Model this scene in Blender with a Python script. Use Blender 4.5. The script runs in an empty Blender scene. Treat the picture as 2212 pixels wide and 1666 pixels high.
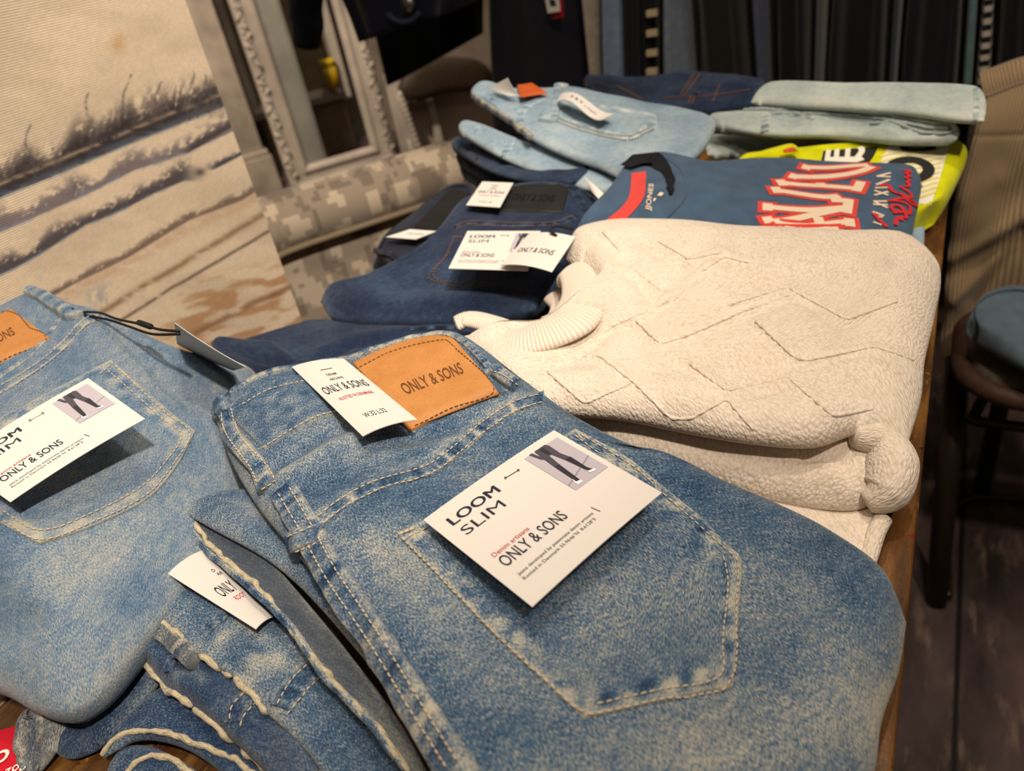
import bpy, bmesh, math, random
import numpy as np
from mathutils import Vector, Matrix
from mathutils.bvhtree import BVHTree

# ------------------------------------------------------------------ camera
W, H, F = 2212.0, 1666.0, 1600.0
TABLE = 0.75                       # height of the table top
EYE = np.array([0.0, 0.0, TABLE + 0.34])
def _basis():
    d = np.array([500.0, 2470.0, F]); d /= np.linalg.norm(d)
    up = -d
    a = np.array([2044 - W/2, 505 - H/2, F]); b = np.array([1934 - W/2, 1666 - H/2, F])
    y = np.cross(np.cross(a, b), up); y /= np.linalg.norm(y)
    if y[2] < 0: y = -y
    return np.stack([np.cross(y, up), y, up])
R = _basis()
sc = bpy.context.scene
COL = sc.collection
cam_data = bpy.data.cameras.new('camera'); cam = bpy.data.objects.new('camera', cam_data); COL.objects.link(cam)
cam_data.sensor_width = 36.0; cam_data.lens = 36.0 * F / W
cam_data.clip_start = 0.02; cam_data.clip_end = 60
M = Matrix.Identity(4)
for i in range(3):
    M[i][0] = R[i, 0]; M[i][1] = -R[i, 1]; M[i][2] = -R[i, 2]; M[i][3] = EYE[i]
cam.matrix_world = M
cam_data.dof.use_dof = True
cam_data.dof.focus_distance = 0.42
cam_data.dof.aperture_fstop = cam_data.lens / 3.1
sc.camera = cam
sc.view_settings.view_transform = 'Standard'; sc.view_settings.look = 'None'
sc.view_settings.gamma = 1.0; sc.view_settings.use_curve_mapping = False
sc.view_settings.exposure = -0.40

# ------------------------------------------------------------------ light of the shop
world = bpy.data.worlds.new('shop_air'); sc.world = world; world.use_nodes = True
wb = world.node_tree.nodes['Background']
wb.inputs['Color'].default_value = (1.0, 0.80, 0.60, 1); wb.inputs['Strength'].default_value = 0.10
def lamp(name, kind, loc, target, energy, color, size=0.1, angle=60, blend=0.6):
    d = bpy.data.lights.new(name, kind); d.energy = energy; d.color = color
    if kind == 'AREA': d.shape = 'DISK'; d.size = size
    if kind == 'SPOT': d.spot_size = math.radians(angle); d.spot_blend = blend; d.shadow_soft_size = size
    if kind == 'POINT': d.shadow_soft_size = size
    o = bpy.data.objects.new(name, d); COL.objects.link(o); o.location = loc
    o.rotation_euler = (Vector(target) - Vector(loc)).to_track_quat('-Z', 'Y').to_euler()
    return o
WARM = (1.0, 0.85, 0.68)
lamp('ceiling_and_fill_spot', 'SPOT', (0.02, 0.62, 2.75), (-0.2, 0.35, TABLE), 56, WARM, 0.045, 75, 0.7)
lamp('ceiling_and_fill_spot', 'SPOT', (-0.9, -0.3, 2.75), (-0.4, 0.5, TABLE), 30, WARM, 0.06, 80, 0.8)
lamp('ceiling_and_fill_spot', 'SPOT', (0.95, -0.35, 2.75), (-0.74, 0.34, 1.02), 330, (1.0, 0.89, 0.76), 0.06, 34, 0.7)  # unseen spot added to brighten the canvas painting
lamp('ceiling_and_fill_spot', 'SPOT', (0.7, -0.4, 2.75), (0.3, 1.3, 0.5), 150, WARM, 0.06, 60, 0.8)  # unseen spot added to lift the dim draped trousers and chair
lamp('ceiling_and_fill_spot', 'SPOT', (-2.2, 1.6, 2.75), (-2.6, 3.0, 0.5), 560, WARM, 0.06, 70, 0.8)
lamp('ceiling_and_fill_spot', 'SPOT', (-2.62, 3.62, 2.75), (-2.75, 3.55, 0), 55, WARM, 0.06, 80, 0.8)  # spot added to light the dark recess behind the open frame
lamp('soft_fill_area', 'AREA', (-0.2, 0.6, 2.85), (-0.3, 0.5, 0), 20, (1.0, 0.84, 0.66), 1.6)  # soft fill added over the table, not a real ceiling panel

# ------------------------------------------------------------------ helpers
def P(px, py, z):
    """the point at height z above the table top that the photograph shows at (px, py)"""
    r = R @ np.array([px - W/2, py - H/2, F])
    return EYE + r * ((z + TABLE - EYE[2]) / r[2])
def on_y(px, py, Y):
    r = R @ np.array([px - W/2, py - H/2, F]); return EYE + r * (Y / r[1])
def on_x(px, py, X):
    r = R @ np.array([px - W/2, py - H/2, F]); return EYE + r * (X / r[0])
def ray(px, py):
    r = R @ np.array([px - W/2, py - H/2, F]); return r / np.linalg.norm(r)
def proj(p):
    c = (np.asarray(p) - EYE) @ R
    return c[..., :2] / c[..., 2:3] * F + np.array([W/2, H/2])

def catmull(pts, n, closed=False):
    pts = np.asarray(pts, float)
    if len(pts) == 2:
        t = np.linspace(0, 1, n)[:, None]; return pts[0] * (1 - t) + pts[1] * t
    if closed: q = np.vstack([pts[-1], pts, pts[0], pts[1]])
    else: q = np.vstack([2*pts[0] - pts[1], pts, 2*pts[-1] - pts[-2]])
    out = []
    for i in range(1, len(q) - 2):
        p0, p1, p2, p3 = q[i-1], q[i], q[i+1], q[i+2]
        t = np.linspace(0, 1, 24, endpoint=False)[:, None]
        # centripetal-ish tangents keep uneven spacing from overshooting
        d1 = np.linalg.norm(p2 - p1) + 1e-9; d0 = np.linalg.norm(p1 - p0) + 1e-9; d2 = np.linalg.norm(p3 - p2) + 1e-9
        m1 = (p2 - p0) * d1 / (d0 + d1); m2 = (p3 - p1) * d1 / (d1 + d2)
        h00 = 2*t**3 - 3*t**2 + 1; h10 = t**3 - 2*t**2 + t; h01 = -2*t**3 + 3*t**2; h11 = t**3 - t**2
        out.append(h00*p1 + h10*m1 + h01*p2 + h11*m2)
    out.append(q[-2][None])
    c = np.vstack(out)
    s = np.concatenate([[0], np.cumsum(np.linalg.norm(np.diff(c, axis=0), axis=1))])
    u = np.linspace(0, s[-1], n)
    return np.stack([np.interp(u, s, c[:, k]) for k in range(c.shape[1])], 1)
def at_s(c, frac):
    s = np.concatenate([[0], np.cumsum(np.linalg.norm(np.diff(c, axis=0), axis=1))]); u = np.asarray(frac) * s[-1]
    return np.stack([np.interp(u, s, c[:, k]) for k in range(c.shape[1])], 1), s[-1]

def wob(p, lam, seed):
    """smooth noise of wavelength about lam (metres), range about -1..1"""
    rs = np.random.RandomState(seed); p = np.asarray(p); out = np.zeros(p.shape[:-1])
    for _ in range(10):
        k = rs.normal(size=3); k /= np.linalg.norm(k); k *= 2*math.pi / (lam * rs.uniform(0.7, 1.6))
        out += np.sin(p @ k + rs.uniform(0, 6.28))
    return out / 3.2
def seg_dist(q, line):
    """distance in pixels from points q (n,2) to a polyline"""
    line = np.asarray(line, float); best = np.full(len(q), 1e9)
    for a, b in zip(line[:-1], line[1:]):
        ab = b - a; t = np.clip(((q - a) @ ab) / (ab @ ab + 1e-9), 0, 1)
        best = np.minimum(best, np.linalg.norm(q - (a + t[:, None] * ab), axis=1))
    return best

_origin = {}
def tag(o, label=None, cat=None, group=None, kind=None):
    if label: o['label'] = label
    if cat: o['category'] = cat
    if group: o['group'] = group
    if kind: o['kind'] = kind
    return o
def thing(name, loc, label, cat, group=None):
    o = bpy.data.objects.new(name, None); COL.objects.link(o)
    o.location = [float(v) for v in loc]; o.empty_display_size = 0.02
    _origin[o.name] = np.array(loc, float)
    return tag(o, label, cat, group)
def mk(name, verts, faces, mat, parent=None, uv=None, attrs=None, smooth=True, label=None, colors=None):
    """ONE mesh object from world-space vertices"""
    verts = np.asarray(verts, float)
    org = _origin[parent.name] if parent is not None else np.zeros(3)
    me = bpy.data.meshes.new(name)
    me.from_pydata((verts - org).tolist(), [], [tuple(int(i) for i in f) for f in faces])
    mats = mat if isinstance(mat, (list, tuple)) else [mat]
    for m in mats: me.materials.append(m)
    if smooth: me.polygons.foreach_set('use_smooth', [True] * len(me.polygons))
    if uv is not None:
        lay = me.uv_layers.new(name='UVMap'); idx = np.zeros(len(me.loops), int); me.loops.foreach_get('vertex_index', idx)
        lay.data.foreach_set('uv', np.asarray(uv, float)[idx].ravel())
    for k, v in (attrs or {}).items():
        a = me.attributes.new(k, 'FLOAT', 'POINT'); a.data.foreach_set('value', np.asarray(v, float))
    if colors is not None:
        a = me.color_attributes.new('paint', 'FLOAT_COLOR', 'POINT')
        a.data.foreach_set('color', np.concatenate([colors, np.ones((len(colors), 1))], 1).ravel())
    me.update()
    o = bpy.data.objects.new(name, me); COL.objects.link(o)
    if parent is not None: o.parent = parent
    _origin[o.name] = org
    if label: o['label'] = label
    return o
def grid_faces(nu, nv, off=0, flip=False, wrap=False):
    f = []
    for j in range(nv - 1):
        for i in range(nu if wrap else nu - 1):
            a = off + j*nu + i; b = off + j*nu + (i+1) % nu; c = b + nu; d = a + nu
            f.append((a, d, c, b) if flip else (a, b, c, d))
    return f
def join(parts):
    """concatenate (verts, faces) pairs"""
    V, Fc, n = [], [], 0
    for v, f in parts:
        v = np.asarray(v, float); V.append(v); Fc += [tuple(i + n for i in q) for q in f]; n += len(v)
    return np.vstack(V), Fc
def box(c, s, rot=None):
    c = np.asarray(c, float); s = np.asarray(s, float) / 2
    v = np.array([[x, y, z] for z in (-1, 1) for y in (-1, 1) for x in (-1, 1)], float) * s
    if rot is not None: v = v @ np.asarray(rot).T
    return v + c, [(0, 2, 3, 1), (4, 5, 7, 6), (0, 1, 5, 4), (2, 6, 7, 3), (0, 4, 6, 2), (1, 3, 7, 5)]
def bevel(o, w=0.003, seg=2):
    m = o.modifiers.new('soft_edges', 'BEVEL'); m.width = w; m.segments = seg; m.limit_method = 'ANGLE'
    return o
def tube(path, rad, n=8, caps=True):
    path = np.asarray(path, float); rad = np.broadcast_to(np.asarray(rad, float), (len(path),))
    t = np.gradient(path, axis=0); t /= np.linalg.norm(t, axis=1)[:, None] + 1e-12
    ref = np.array([0, 0, 1.0]) if abs(t[0][2]) < 0.9 else np.array([1.0, 0, 0])
    V = []; a = np.cross(t[0], ref); a /= np.linalg.norm(a)
    for i in range(len(path)):
        a = a - t[i] * (a @ t[i]); a /= np.linalg.norm(a) + 1e-12; b = np.cross(t[i], a)
        for k in range(n):
            w = 2*math.pi*k/n; V.append(path[i] + rad[i] * (a*math.cos(w) + b*math.sin(w)))
    f = grid_faces(n, len(path), wrap=True)
    if caps: f += [tuple(range(n))[::-1], tuple(range((len(path)-1)*n, len(path)*n))]
    return np.array(V), f

class Slab:
    """a folded layer of cloth: rounded pillow over four border curves given as photo pixels + height"""
    def __init__(self, v0, u1, v1, u0, up=0.008, down=0.02, r=0.014, step=0.0035, creases=(), wear=(), wear_amp=1.0,
                 wr=0.0012, lam=0.05, seed=1, fn=None, world=False, dark=(), power=2.0, rdown=None):
        cv = []
        for s in (v0, u1, v1, u0):
            pts = np.array(s, float) if world else np.array([P(*q) for q in s])
            cv.append(catmull(pts, 260))
        c_v0, c_u1, c_v1, c_u0 = cv
        Lu = 0.5 * (at_s(c_v0, [0])[1] + at_s(c_v1, [0])[1]); Lv = 0.5 * (at_s(c_u0, [0])[1] + at_s(c_u1, [0])[1])
        def params(L):
            rr = min(r, L * 0.45); e = rr * (1 - np.cos(np.linspace(0, math.pi/2, 7))); n = max(4, int((L - 2*rr) / step))
            return np.unique(np.concatenate([e, np.linspace(rr, L - rr, n), L - e])) / L
        U, V = params(Lu), params(Lv); nu, nv = len(U), len(V)
        a, _ = at_s(c_v0, U); b, _ = at_s(c_v1, U); c, _ = at_s(c_u0, V); d, _ = at_s(c_u1, V)
        uu = U[None, :, None]; vv = V[:, None, None]
        B = (1-vv)*a[None] + vv*b[None] + (1-uu)*c[:, None] + uu*d[:, None] \
            - ((1-uu)*(1-vv)*a[0] + uu*(1-vv)*a[-1] + (1-uu)*vv*b[0] + uu*vv*b[-1])
        du = np.minimum(uu, 1-uu)[..., 0] * Lu + 0*V[:, None]; dv = np.minimum(vv, 1-vv)[..., 0] * Lv + 0*U[None, :]
        def prof(x, rr): return (1 - (1 - np.minimum(x / rr, 1))**power)**(1/power)
        pr = prof(du, min(r, Lu*0.45)) * prof(dv, min(r, Lv*0.45))
        edge = np.minimum(np.minimum(du, dv) / (r*0.8), 1)
        top = B.copy(); top[..., 2] += up * pr
        bot = B.copy(); bot[..., 2] -= down * pr
        q = proj(top.reshape(-1, 3))
        amp = np.zeros(nu*nv)
        for line, wpx, h in creases:
            dd = seg_dist(q, line); amp += h * np.exp(-(dd / wpx)**2)
        top[..., 2] += (amp.reshape(nv, nu) + wr * wob(B, lam, seed)) * edge
        if fn is not None: top[..., 2] += fn(U[None, :], V[:, None], top) * edge
        w = np.zeros(nu*nv)
        for line, wpx, h in wear:
            w += h * np.exp(-(seg_dist(q, line) / wpx)**2)
        w += 0.30 * np.exp(-(np.minimum(du, dv).ravel() / 0.006)**2) * wear_amp
        for line, wpx, h in dark: w -= h * np.exp(-(seg_dist(q, line) / wpx)**2)  # darker bands; in folds and leg openings they paint shade
        top = top.reshape(-1, 3); bot = bot.reshape(-1, 3)
        self.top, self.nu, self.nv = top, nu, nv
        self.verts = np.vstack([top, bot]); n = nu*nv
        f = grid_faces(nu, nv) + grid_faces(nu, nv, n, True)
        ring = [i for i in range(nu)] + [j*nu + nu-1 for j in range(1, nv)] + [(nv-1)*nu + i for i in range(nu-2, -1, -1)] + [j*nu for j in range(nv-2, 0, -1)]
        if (np.cross(top[1]-top[0], top[nu]-top[0])[2]) < 0:
            f = [tuple(reversed(x)) for x in f]
        self.faces = f
        # border vertices of both sheets coincide: point the under sheet at the upper one
        m = np.arange(2*n)
        for i in ring: m[n + i] = i
        self.faces = [tuple(dict.fromkeys(int(m[i]) for i in x)) for x in self.faces]
        self.faces = [x for x in self.faces if len(x) > 2]
        # cloth coordinates in metres measured along the surface, running on around the rounded edges
        T3, B3 = top.reshape(nv, nu, 3), bot.reshape(nv, nu, 3)
        def arc(g, ax):
            d = np.linalg.norm(np.diff(g, axis=ax), axis=2); z = np.zeros((nv, 1) if ax == 1 else (1, nu)); return np.concatenate([z, np.cumsum(d, axis=ax)], axis=ax)
        au_, av_ = arc(T3, 1), arc(T3, 0); au_ = au_ - au_[:, nu//2:nu//2+1]; av_ = av_ - av_[nv//2:nv//2+1]
        bu, bv = arc(B3, 1), arc(B3, 0)
        bu = np.where(np.arange(nu)[None] < nu/2, au_[:, :1] - bu, au_[:, -1:] + (bu[:, -1:] - bu)); bv = np.where(np.arange(nv)[:, None] < nv/2, av_[:1] - bv, av_[-1:] + (bv[-1:] - bv))
        bu = np.where(np.minimum(np.arange(nv), nv-1-np.arange(nv))[:, None] < np.minimum(np.arange(nu), nu-1-np.arange(nu))[None], au_, bu)
        bv = np.where(np.minimum(np.arange(nv), nv-1-np.arange(nv))[:, None] < np.minimum(np.arange(nu), nu-1-np.arange(nu))[None], bv, av_)
        off = random.Random(seed).uniform(1, 3)
        self.uv = np.concatenate([np.stack([au_.ravel() + off, av_.ravel() + off*1.7], 1), np.stack([bu.ravel() + off, bv.ravel() + off*1.7], 1)]); self.w = np.concatenate([w, np.zeros(n)])
        used = np.zeros(2*n, bool); used[[i for x in self.faces for i in x]] = True
        mp = np.cumsum(used) - 1
        self.verts = self.verts[used]; self.uv = self.uv[used]; self.w = self.w[used]
        self.faces = [tuple(mp[i] for i in x) for x in self.faces]
        self.bvh = BVHTree.FromPolygons(self.verts.tolist(), self.faces)
    def build(self, name, mat, parent=None, label=None):
        return mk(name, self.verts, self.faces, mat, parent, self.uv, {'wear': self.w}, label=label)
def hit(bvhs, px, py):
    """surface point and normal seen at a photo pixel"""
    best = None
    d = ray(px, py)
    for b in bvhs:
        h = b.ray_cast(Vector(EYE), Vector(d))
        if h[0] is not None and (best is None or h[3] < best[2]): best = (np.array(h[0]), np.array(h[1]), h[3])
    if best is None:
        p0 = EYE + d * 0.45; b = bvhs[0]
        for _ in range(6):
            h = b.find_nearest(Vector(p0)); t = (np.array(h[0]) - EYE) @ d; p0 = EYE + d * t
        best = (np.array(h[0]), np.array(h[1]), 0)
    n = best[1]
    if n @ d > 0: n = -n
    return best[0], n
def lay(bvhs, line, step=0.002, smooth=2):
    """a pixel polyline laid on the surface: points, normals, tangents resampled in metres"""
    c = catmull(np.array(line, float), max(12, int(np.sum(np.linalg.norm(np.diff(np.array(line, float), axis=0), axis=1)) / 6)))
    pn = [hit(bvhs, *q) for q in c]
    p = np.array([x[0] for x in pn]); n = np.array([x[1] for x in pn])
    L = np.sum(np.linalg.norm(np.diff(p, axis=0), axis=1)); m = max(4, int(L / step))
    s = np.concatenate([[0], np.cumsum(np.linalg.norm(np.diff(p, axis=0), axis=1))]); u = np.linspace(0, s[-1], m)
    p = np.stack([np.interp(u, s, p[:, k]) for k in range(3)], 1); n = np.stack([np.interp(u, s, n[:, k]) for k in range(3)], 1)
    for _ in range(smooth):
        n[1:-1] = (n[:-2] + n[1:-1] + n[2:]) / 3; p[1:-1] = (p[:-2] + 2*p[1:-1] + p[2:]) / 4
    n /= np.linalg.norm(n, axis=1)[:, None]
    t = np.gradient(p, axis=0); t /= np.linalg.norm(t, axis=1)[:, None] + 1e-12
    return p, n, t, L
def ribbon(bvhs, line, width, height, dome=True, step=0.0025, taper=None, jitter=0.0, seed=0):
    """a raised strip of cloth along a pixel polyline; returns verts, faces, uv, wear"""
    p, n, t, L = lay(bvhs, line, step); s = np.cross(n, t)
    xs = np.array([-1, -1, -0.86, -0.45, 0, 0.45, 0.86, 1, 1]); hs = np.array([-0.5, 0.55, 0.9, 1, 1.03, 1, 0.9, 0.55, -0.5])
    if not dome: hs = np.array([-0.5, 0.9, 1, 1, 1, 1, 1, 0.9, -0.5])
    wd = np.broadcast_to(np.asarray(width if taper is None else np.interp(np.linspace(0, 1, len(p)), *taper) * width), (len(p),))
    hh = height * (1 + jitter * wob(p, 0.02, seed + 5))
    V = p[:, None] + s[:, None] * (xs[None, :, None] * wd[:, None, None] / 2) + n[:, None] * (hs[None, :, None] * hh[:, None, None])
    k = len(xs); cr = np.concatenate([[0], np.cumsum(np.hypot(np.diff(xs)*width/2, np.diff(hs)*height))]) if np.ndim(width) == 0 else xs
    uv = np.stack([np.broadcast_to(cr[None], (len(p), k)).ravel(), np.repeat(np.linspace(0, L, len(p)), k)], 1)
    we = np.broadcast_to(np.array([0.3, 0.5, 0.42, 0.0, 0.05, 0.0, 0.42, 0.5, 0.3]), (len(p), k)).ravel() + 0.42 * np.repeat(wob(p, 0.007, seed + 9), k) * np.tile(np.array([.3, .6, 1, 1.1, 1, 1.1, 1, .6, .3]), len(p))
    return V.reshape(-1, 3), grid_faces(k, len(p)) + [tuple(range(k)), tuple(range((len(p)-1)*k, len(p)*k))], uv, we
def offset_line(line, d):
    """the pixel polyline shifted sideways by d pixels"""
    c = np.array(line, float); t = np.gradient(c, axis=0); t /= np.linalg.norm(t, axis=1)[:, None]
    return c + np.stack([-t[:, 1], t[:, 0]], 1) * d
def stitches(bvhs, line, lift=0.0006, length=0.0026, gap=0.0011, rad=0.00042):
    p, n, t, L = lay(bvhs, line, 0.0012, 1)
    s = np.concatenate([[0], np.cumsum(np.linalg.norm(np.diff(p, axis=0), axis=1))]); out = []
    for a in np.arange(0.0005, s[-1] - length, length + gap):
        u = a + np.array([0, 0.22, 0.78, 1]) * length
        c = np.stack([np.interp(u, s, p[:, k]) for k in range(3)], 1); nn = np.stack([np.interp(u, s, n[:, k]) for k in range(3)], 1)
        c = c + nn * np.array([lift*0.3, lift, lift, lift*0.3])[:, None]
        out.append(tube(c, rad * np.array([0.6, 1, 1, 0.6]), 5))
    return out
def panel(bvhs, v0, u1, v1, u0, h, step=0.003, rim=0.0012):
    """a piece sewn onto the surface, from four pixel polylines; returns verts, faces, uv, edge distance"""
    cv = [catmull(np.array(s, float), 120) for s in (v0, u1, v1, u0)]
    p00, p10 = hit(bvhs, *v0[0])[0], hit(bvhs, *v0[-1])[0]; p01 = hit(bvhs, *v1[0])[0]
    Lu, Lv = np.linalg.norm(p10 - p00), np.linalg.norm(p01 - p00)
    def par(L):
        e = np.array([0, rim/2, rim, rim*2.2]) / L; return np.unique(np.concatenate([e, np.linspace(rim*2.2/L, 1 - rim*2.2/L, max(5, int(L/step))), 1 - e]))
    U, V = par(Lu), par(Lv)
    a, b, c, d = at_s(cv[0], U)[0], at_s(cv[2], U)[0], at_s(cv[3], V)[0], at_s(cv[1], V)[0]
    uu = U[None, :, None]; vv = V[:, None, None]
    B = (1-vv)*a[None] + vv*b[None] + (1-uu)*c[:, None] + uu*d[:, None] - ((1-uu)*(1-vv)*a[0] + uu*(1-vv)*a[-1] + (1-uu)*vv*b[0] + uu*vv*b[-1])
    nu, nv = len(U), len(V); out = np.zeros((nv, nu, 3)); nr = np.zeros((nv, nu, 3))
    for j in range(nv):
        for i in range(nu): out[j, i], nr[j, i] = hit(bvhs, *B[j, i])
    for _ in range(3):
        nr[1:-1, 1:-1] = (nr[1:-1, 1:-1]*2 + nr[:-2, 1:-1] + nr[2:, 1:-1] + nr[1:-1, :-2] + nr[1:-1, 2:])
        nr /= np.linalg.norm(nr, axis=2)[..., None]
    e = np.minimum(np.minimum(U, 1-U)[None, :] * Lu, np.minimum(V, 1-V)[:, None] * Lv)
    lift = h * np.where(e <= 1e-9, -0.6, np.clip(np.sqrt(np.clip(e / rim, 0, 1)), 0.45, 1))
    out += nr * lift[..., None]
    uv = np.stack([np.broadcast_to(U[None]*Lu, (nv, nu)).ravel(), np.broadcast_to(V[:, None]*Lv, (nv, nu)).ravel()], 1)
    return out.reshape(-1, 3), grid_faces(nu, nv), uv, e.ravel()

_txt = {}
def text2d(s, off=0.0):
    """flat outline of a line of writing, scaled to the unit box"""
    if (s, off) in _txt: return _txt[(s, off)]
    c = bpy.data.curves.new('letters', 'FONT'); c.body = s; c.resolution_u = 3; c.offset = off; c.fill_mode = 'FRONT'
    o = bpy.data.objects.new('letters', c); COL.objects.link(o)
    dg = bpy.context.evaluated_depsgraph_get(); me = o.evaluated_get(dg).to_mesh()
    v = np.array([x.co[:2] for x in me.vertices]); f = [tuple(q.vertices) for q in me.polygons]
    o.evaluated_get(dg).to_mesh_clear(); bpy.data.objects.remove(o); bpy.data.curves.remove(c)
    cap = 0.729; lo, hi = v[:, 0].min(), v[:, 0].max()
    v = np.stack([(v[:, 0] - lo) / (hi - lo), v[:, 1] / cap], 1)
    _txt[(s, off)] = (v, f); return v, f
class Card:
    """a thin printed card: corners TL, TR, BR, BL in world space"""
    def __init__(self, cn, curl=0.0, name='hang_tag', mat=None, parent=None, thick=0.0005, label=None, bend=None):
        self.c = np.array(cn, float); self.curl = curl; self.parent = parent; self.bend = bend
        n = np.cross(self.c[3] - self.c[0], self.c[1] - self.c[0]); self.n = n / np.linalg.norm(n)
        if self.n @ (EYE - self.c.mean(0)) < 0: self.n = -self.n
        k = 13; g = np.linspace(0, 1, k); uu, vv = np.meshgrid(g, g)
        t = self.at(uu.ravel(), vv.ravel(), thick); b = self.at(uu.ravel(), vv.ravel(), 0)
        m = k*k; ring = [i for i in range(k)] + [j*k + k-1 for j in range(1, k)] + [(k-1)*k + i for i in range(k-2, -1, -1)] + [j*k for j in range(k-2, 0, -1)]
        f = grid_faces(k, k) + grid_faces(k, k, m, True) + [(ring[i], ring[(i+1) % len(ring)], m + ring[(i+1) % len(ring)], m + ring[i]) for i in range(len(ring))]
        self.o = mk(name, np.vstack([t, b]), f, mat, parent, smooth=False, label=label); self.thick = thick
    def at(self, u, v, lift=0.0):
        u = np.asarray(u, float)[..., None]; v = np.asarray(v, float)[..., None]
        c = self.c; p = (1-u)*(1-v)*c[0] + u*(1-v)*c[1] + u*v*c[2] + (1-u)*v*c[3]
        h = self.curl * 4*u*(1-u)
        if self.bend: h = h + self.bend(u, v)
        return p + self.n * (h + lift)
    def sheet(self, q, lift=0.0003, k=9):
        """a printed four-sided area that follows the card"""
        q = np.array(q, float); g = np.linspace(0, 1, k); a, b = [x.ravel()[:, None] for x in np.meshgrid(g, g)]
        w = (1-a)*(1-b)*q[0] + a*(1-b)*q[1] + a*b*q[2] + (1-a)*b*q[3]
        return self.at(w[:, 0], w[:, 1], self.thick + lift), grid_faces(k, k)
    def flat(self, polys, lift=0.00015):
        """2D polygons (u, v) as verts, faces on the card"""
        return join([(self.at(np.array(q)[:, 0], np.array(q)[:, 1], self.thick + lift), [tuple(range(len(q)))]) for q in polys])
    def write(self, s, u0, u1, base, cap, off=0.0, lift=0.0002, slope=0.0):
        v, f = text2d(s, off); u = u0 + v[:, 0]*(u1-u0); w = base - v[:, 1]*cap + slope * v[:, 0]
        return self.at(u, w, self.thick + lift), f
    def add(self, name, parts, mat): 
        V, Fc = join(parts); return mk(name, V, Fc, mat, self.o, smooth=False)

# ------------------------------------------------------------------ materials
def lin(c):
    return tuple((x/12.92 if x <= 0.04045 else ((x+0.055)/1.055)**2.4) for x in [v/255 for v in c]) + (1,)
class Mat:
    def __init__(self, name, rough=0.8, sheen=0.0, spec=0.3):
        self.m = bpy.data.materials.new(name); self.m.use_nodes = True; self.t = self.m.node_tree
        self.b = self.t.nodes['Principled BSDF']; self.b.inputs['Roughness'].default_value = rough
        self.b.inputs['Specular IOR Level'].default_value = spec
        if sheen: self.b.inputs['Sheen Weight'].default_value = sheen; self.b.inputs['Sheen Roughness'].default_value = 0.5
    def n(self, kind, **kw):
        x = self.t.nodes.new(kind)
        for k, v in kw.items():
            if k.startswith('_'): setattr(x, k[1:], v)
            else: x.inputs[k.replace('__', ' ')].default_value = v
        return x
    def l(self, a, b): self.t.links.new(a, b)
    def math(self, op, a, b=None, clamp=False):
        x = self.t.nodes.new('ShaderNodeMath'); x.operation = op; x.use_clamp = clamp
        for i, v in enumerate((a, b)):
            if v is None: continue
            if isinstance(v, (int, float)): x.inputs[i].default_value = v
            else: self.l(v, x.inputs[i])
        return x.outputs[0]
    def uv(self, scale=(1, 1, 1), rot=0.0, src='UV'):
        tc = self.t.nodes.new('ShaderNodeTexCoord'); mp = self.t.nodes.new('ShaderNodeMapping')
        mp.inputs['Scale'].default_value = scale; mp.inputs['Rotation'].default_value = (0, 0, rot)
        self.l(tc.outputs[src], mp.inputs['Vector']); return mp.outputs['Vector']
    def noise(self, vec, scale, detail=2.0, rough=0.5):
        x = self.n('ShaderNodeTexNoise', Scale=scale, Detail=detail, Roughness=rough); self.l(vec, x.inputs['Vector']); return x.outputs['Fac']
    def ramp(self, fac, stops):
        x = self.t.nodes.new('ShaderNodeValToRGB'); e = x.color_ramp.elements
        while len(e) > 1: e.remove(e[-1])
        e[0].position = stops[0][0]; e[0].color = stops[0][1]
        for p, c in stops[1:]:
            k = e.new(p); k.color = c
        self.l(fac, x.inputs['Fac']); return x.outputs['Color']
    def color(self, out): self.l(out, self.b.inputs['Base Color'])
    def bump(self, h, strength=0.4, dist=0.001):
        x = self.n('ShaderNodeBump', Strength=strength, Distance=dist); self.l(h, x.inputs['Height']); self.l(x.outputs['Normal'], self.b.inputs['Normal'])
    def attr(self, name):
        x = self.t.nodes.new('ShaderNodeAttribute'); x.attribute_name = name; return x
def plain(name, c, rough=0.8, spec=0.3, sheen=0.0, metal=0.0):
    m = Mat(name, rough, sheen, spec); m.b.inputs['Base Color'].default_value = lin(c); m.b.inputs['Metallic'].default_value = metal; return m.m

def denim(name, deep, mid, pale, fleck=1.0, fade=0.0, slub=1.0, fine=1.0):
    """woven denim: indigo warp over pale weft, worn lighter along the seams (attribute 'wear')"""
    m = Mat(name, 0.92, 0.12, 0.15)
    v1 = m.uv((1.0, 0.36, 1), 0.0); v2 = m.uv((1, 1, 1), 0.45)
    a = m.noise(v1, 1500 * fine, 2.0, 0.6)                       # slubs of the weft
    vt = m.uv((1.0, 0.28, 1), 0.62); tw = m.noise(vt, 2000 * fine, 1.0)   # diagonal twill
    b = m.noise(v2, 150, 3.0, 0.6); c = m.noise(v2, 17, 3.0, 0.55)
    s = m.math('MULTIPLY', m.math('SUBTRACT', a, 0.5), 1.5 * fleck)
    s = m.math('ADD', s, m.math('MULTIPLY', m.math('SUBTRACT', tw, 0.5), 1.15 * fleck))
    s = m.math('ADD', s, m.math('MULTIPLY', m.math('SUBTRACT', b, 0.5), 0.55 * slub))
    s = m.math('ADD', s, m.math('MULTIPLY', m.math('SUBTRACT', c, 0.5), 0.80))
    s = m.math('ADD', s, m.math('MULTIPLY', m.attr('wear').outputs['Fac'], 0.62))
    s = m.math('ADD', s, 0.44 + fade, True)
    m.color(m.ramp(s, [(0.0, lin(deep)), (0.45, lin(mid)), (1.0, lin(pale))]))
    m.bump(m.math('ADD', m.math('MULTIPLY', tw, 0.6), a), 0.55, 0.0007)
    return m.m
D_MID = denim('mid_blue_denim', (22, 42, 72), (68, 96, 124), (178, 174, 158), fade=-.01)
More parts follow.
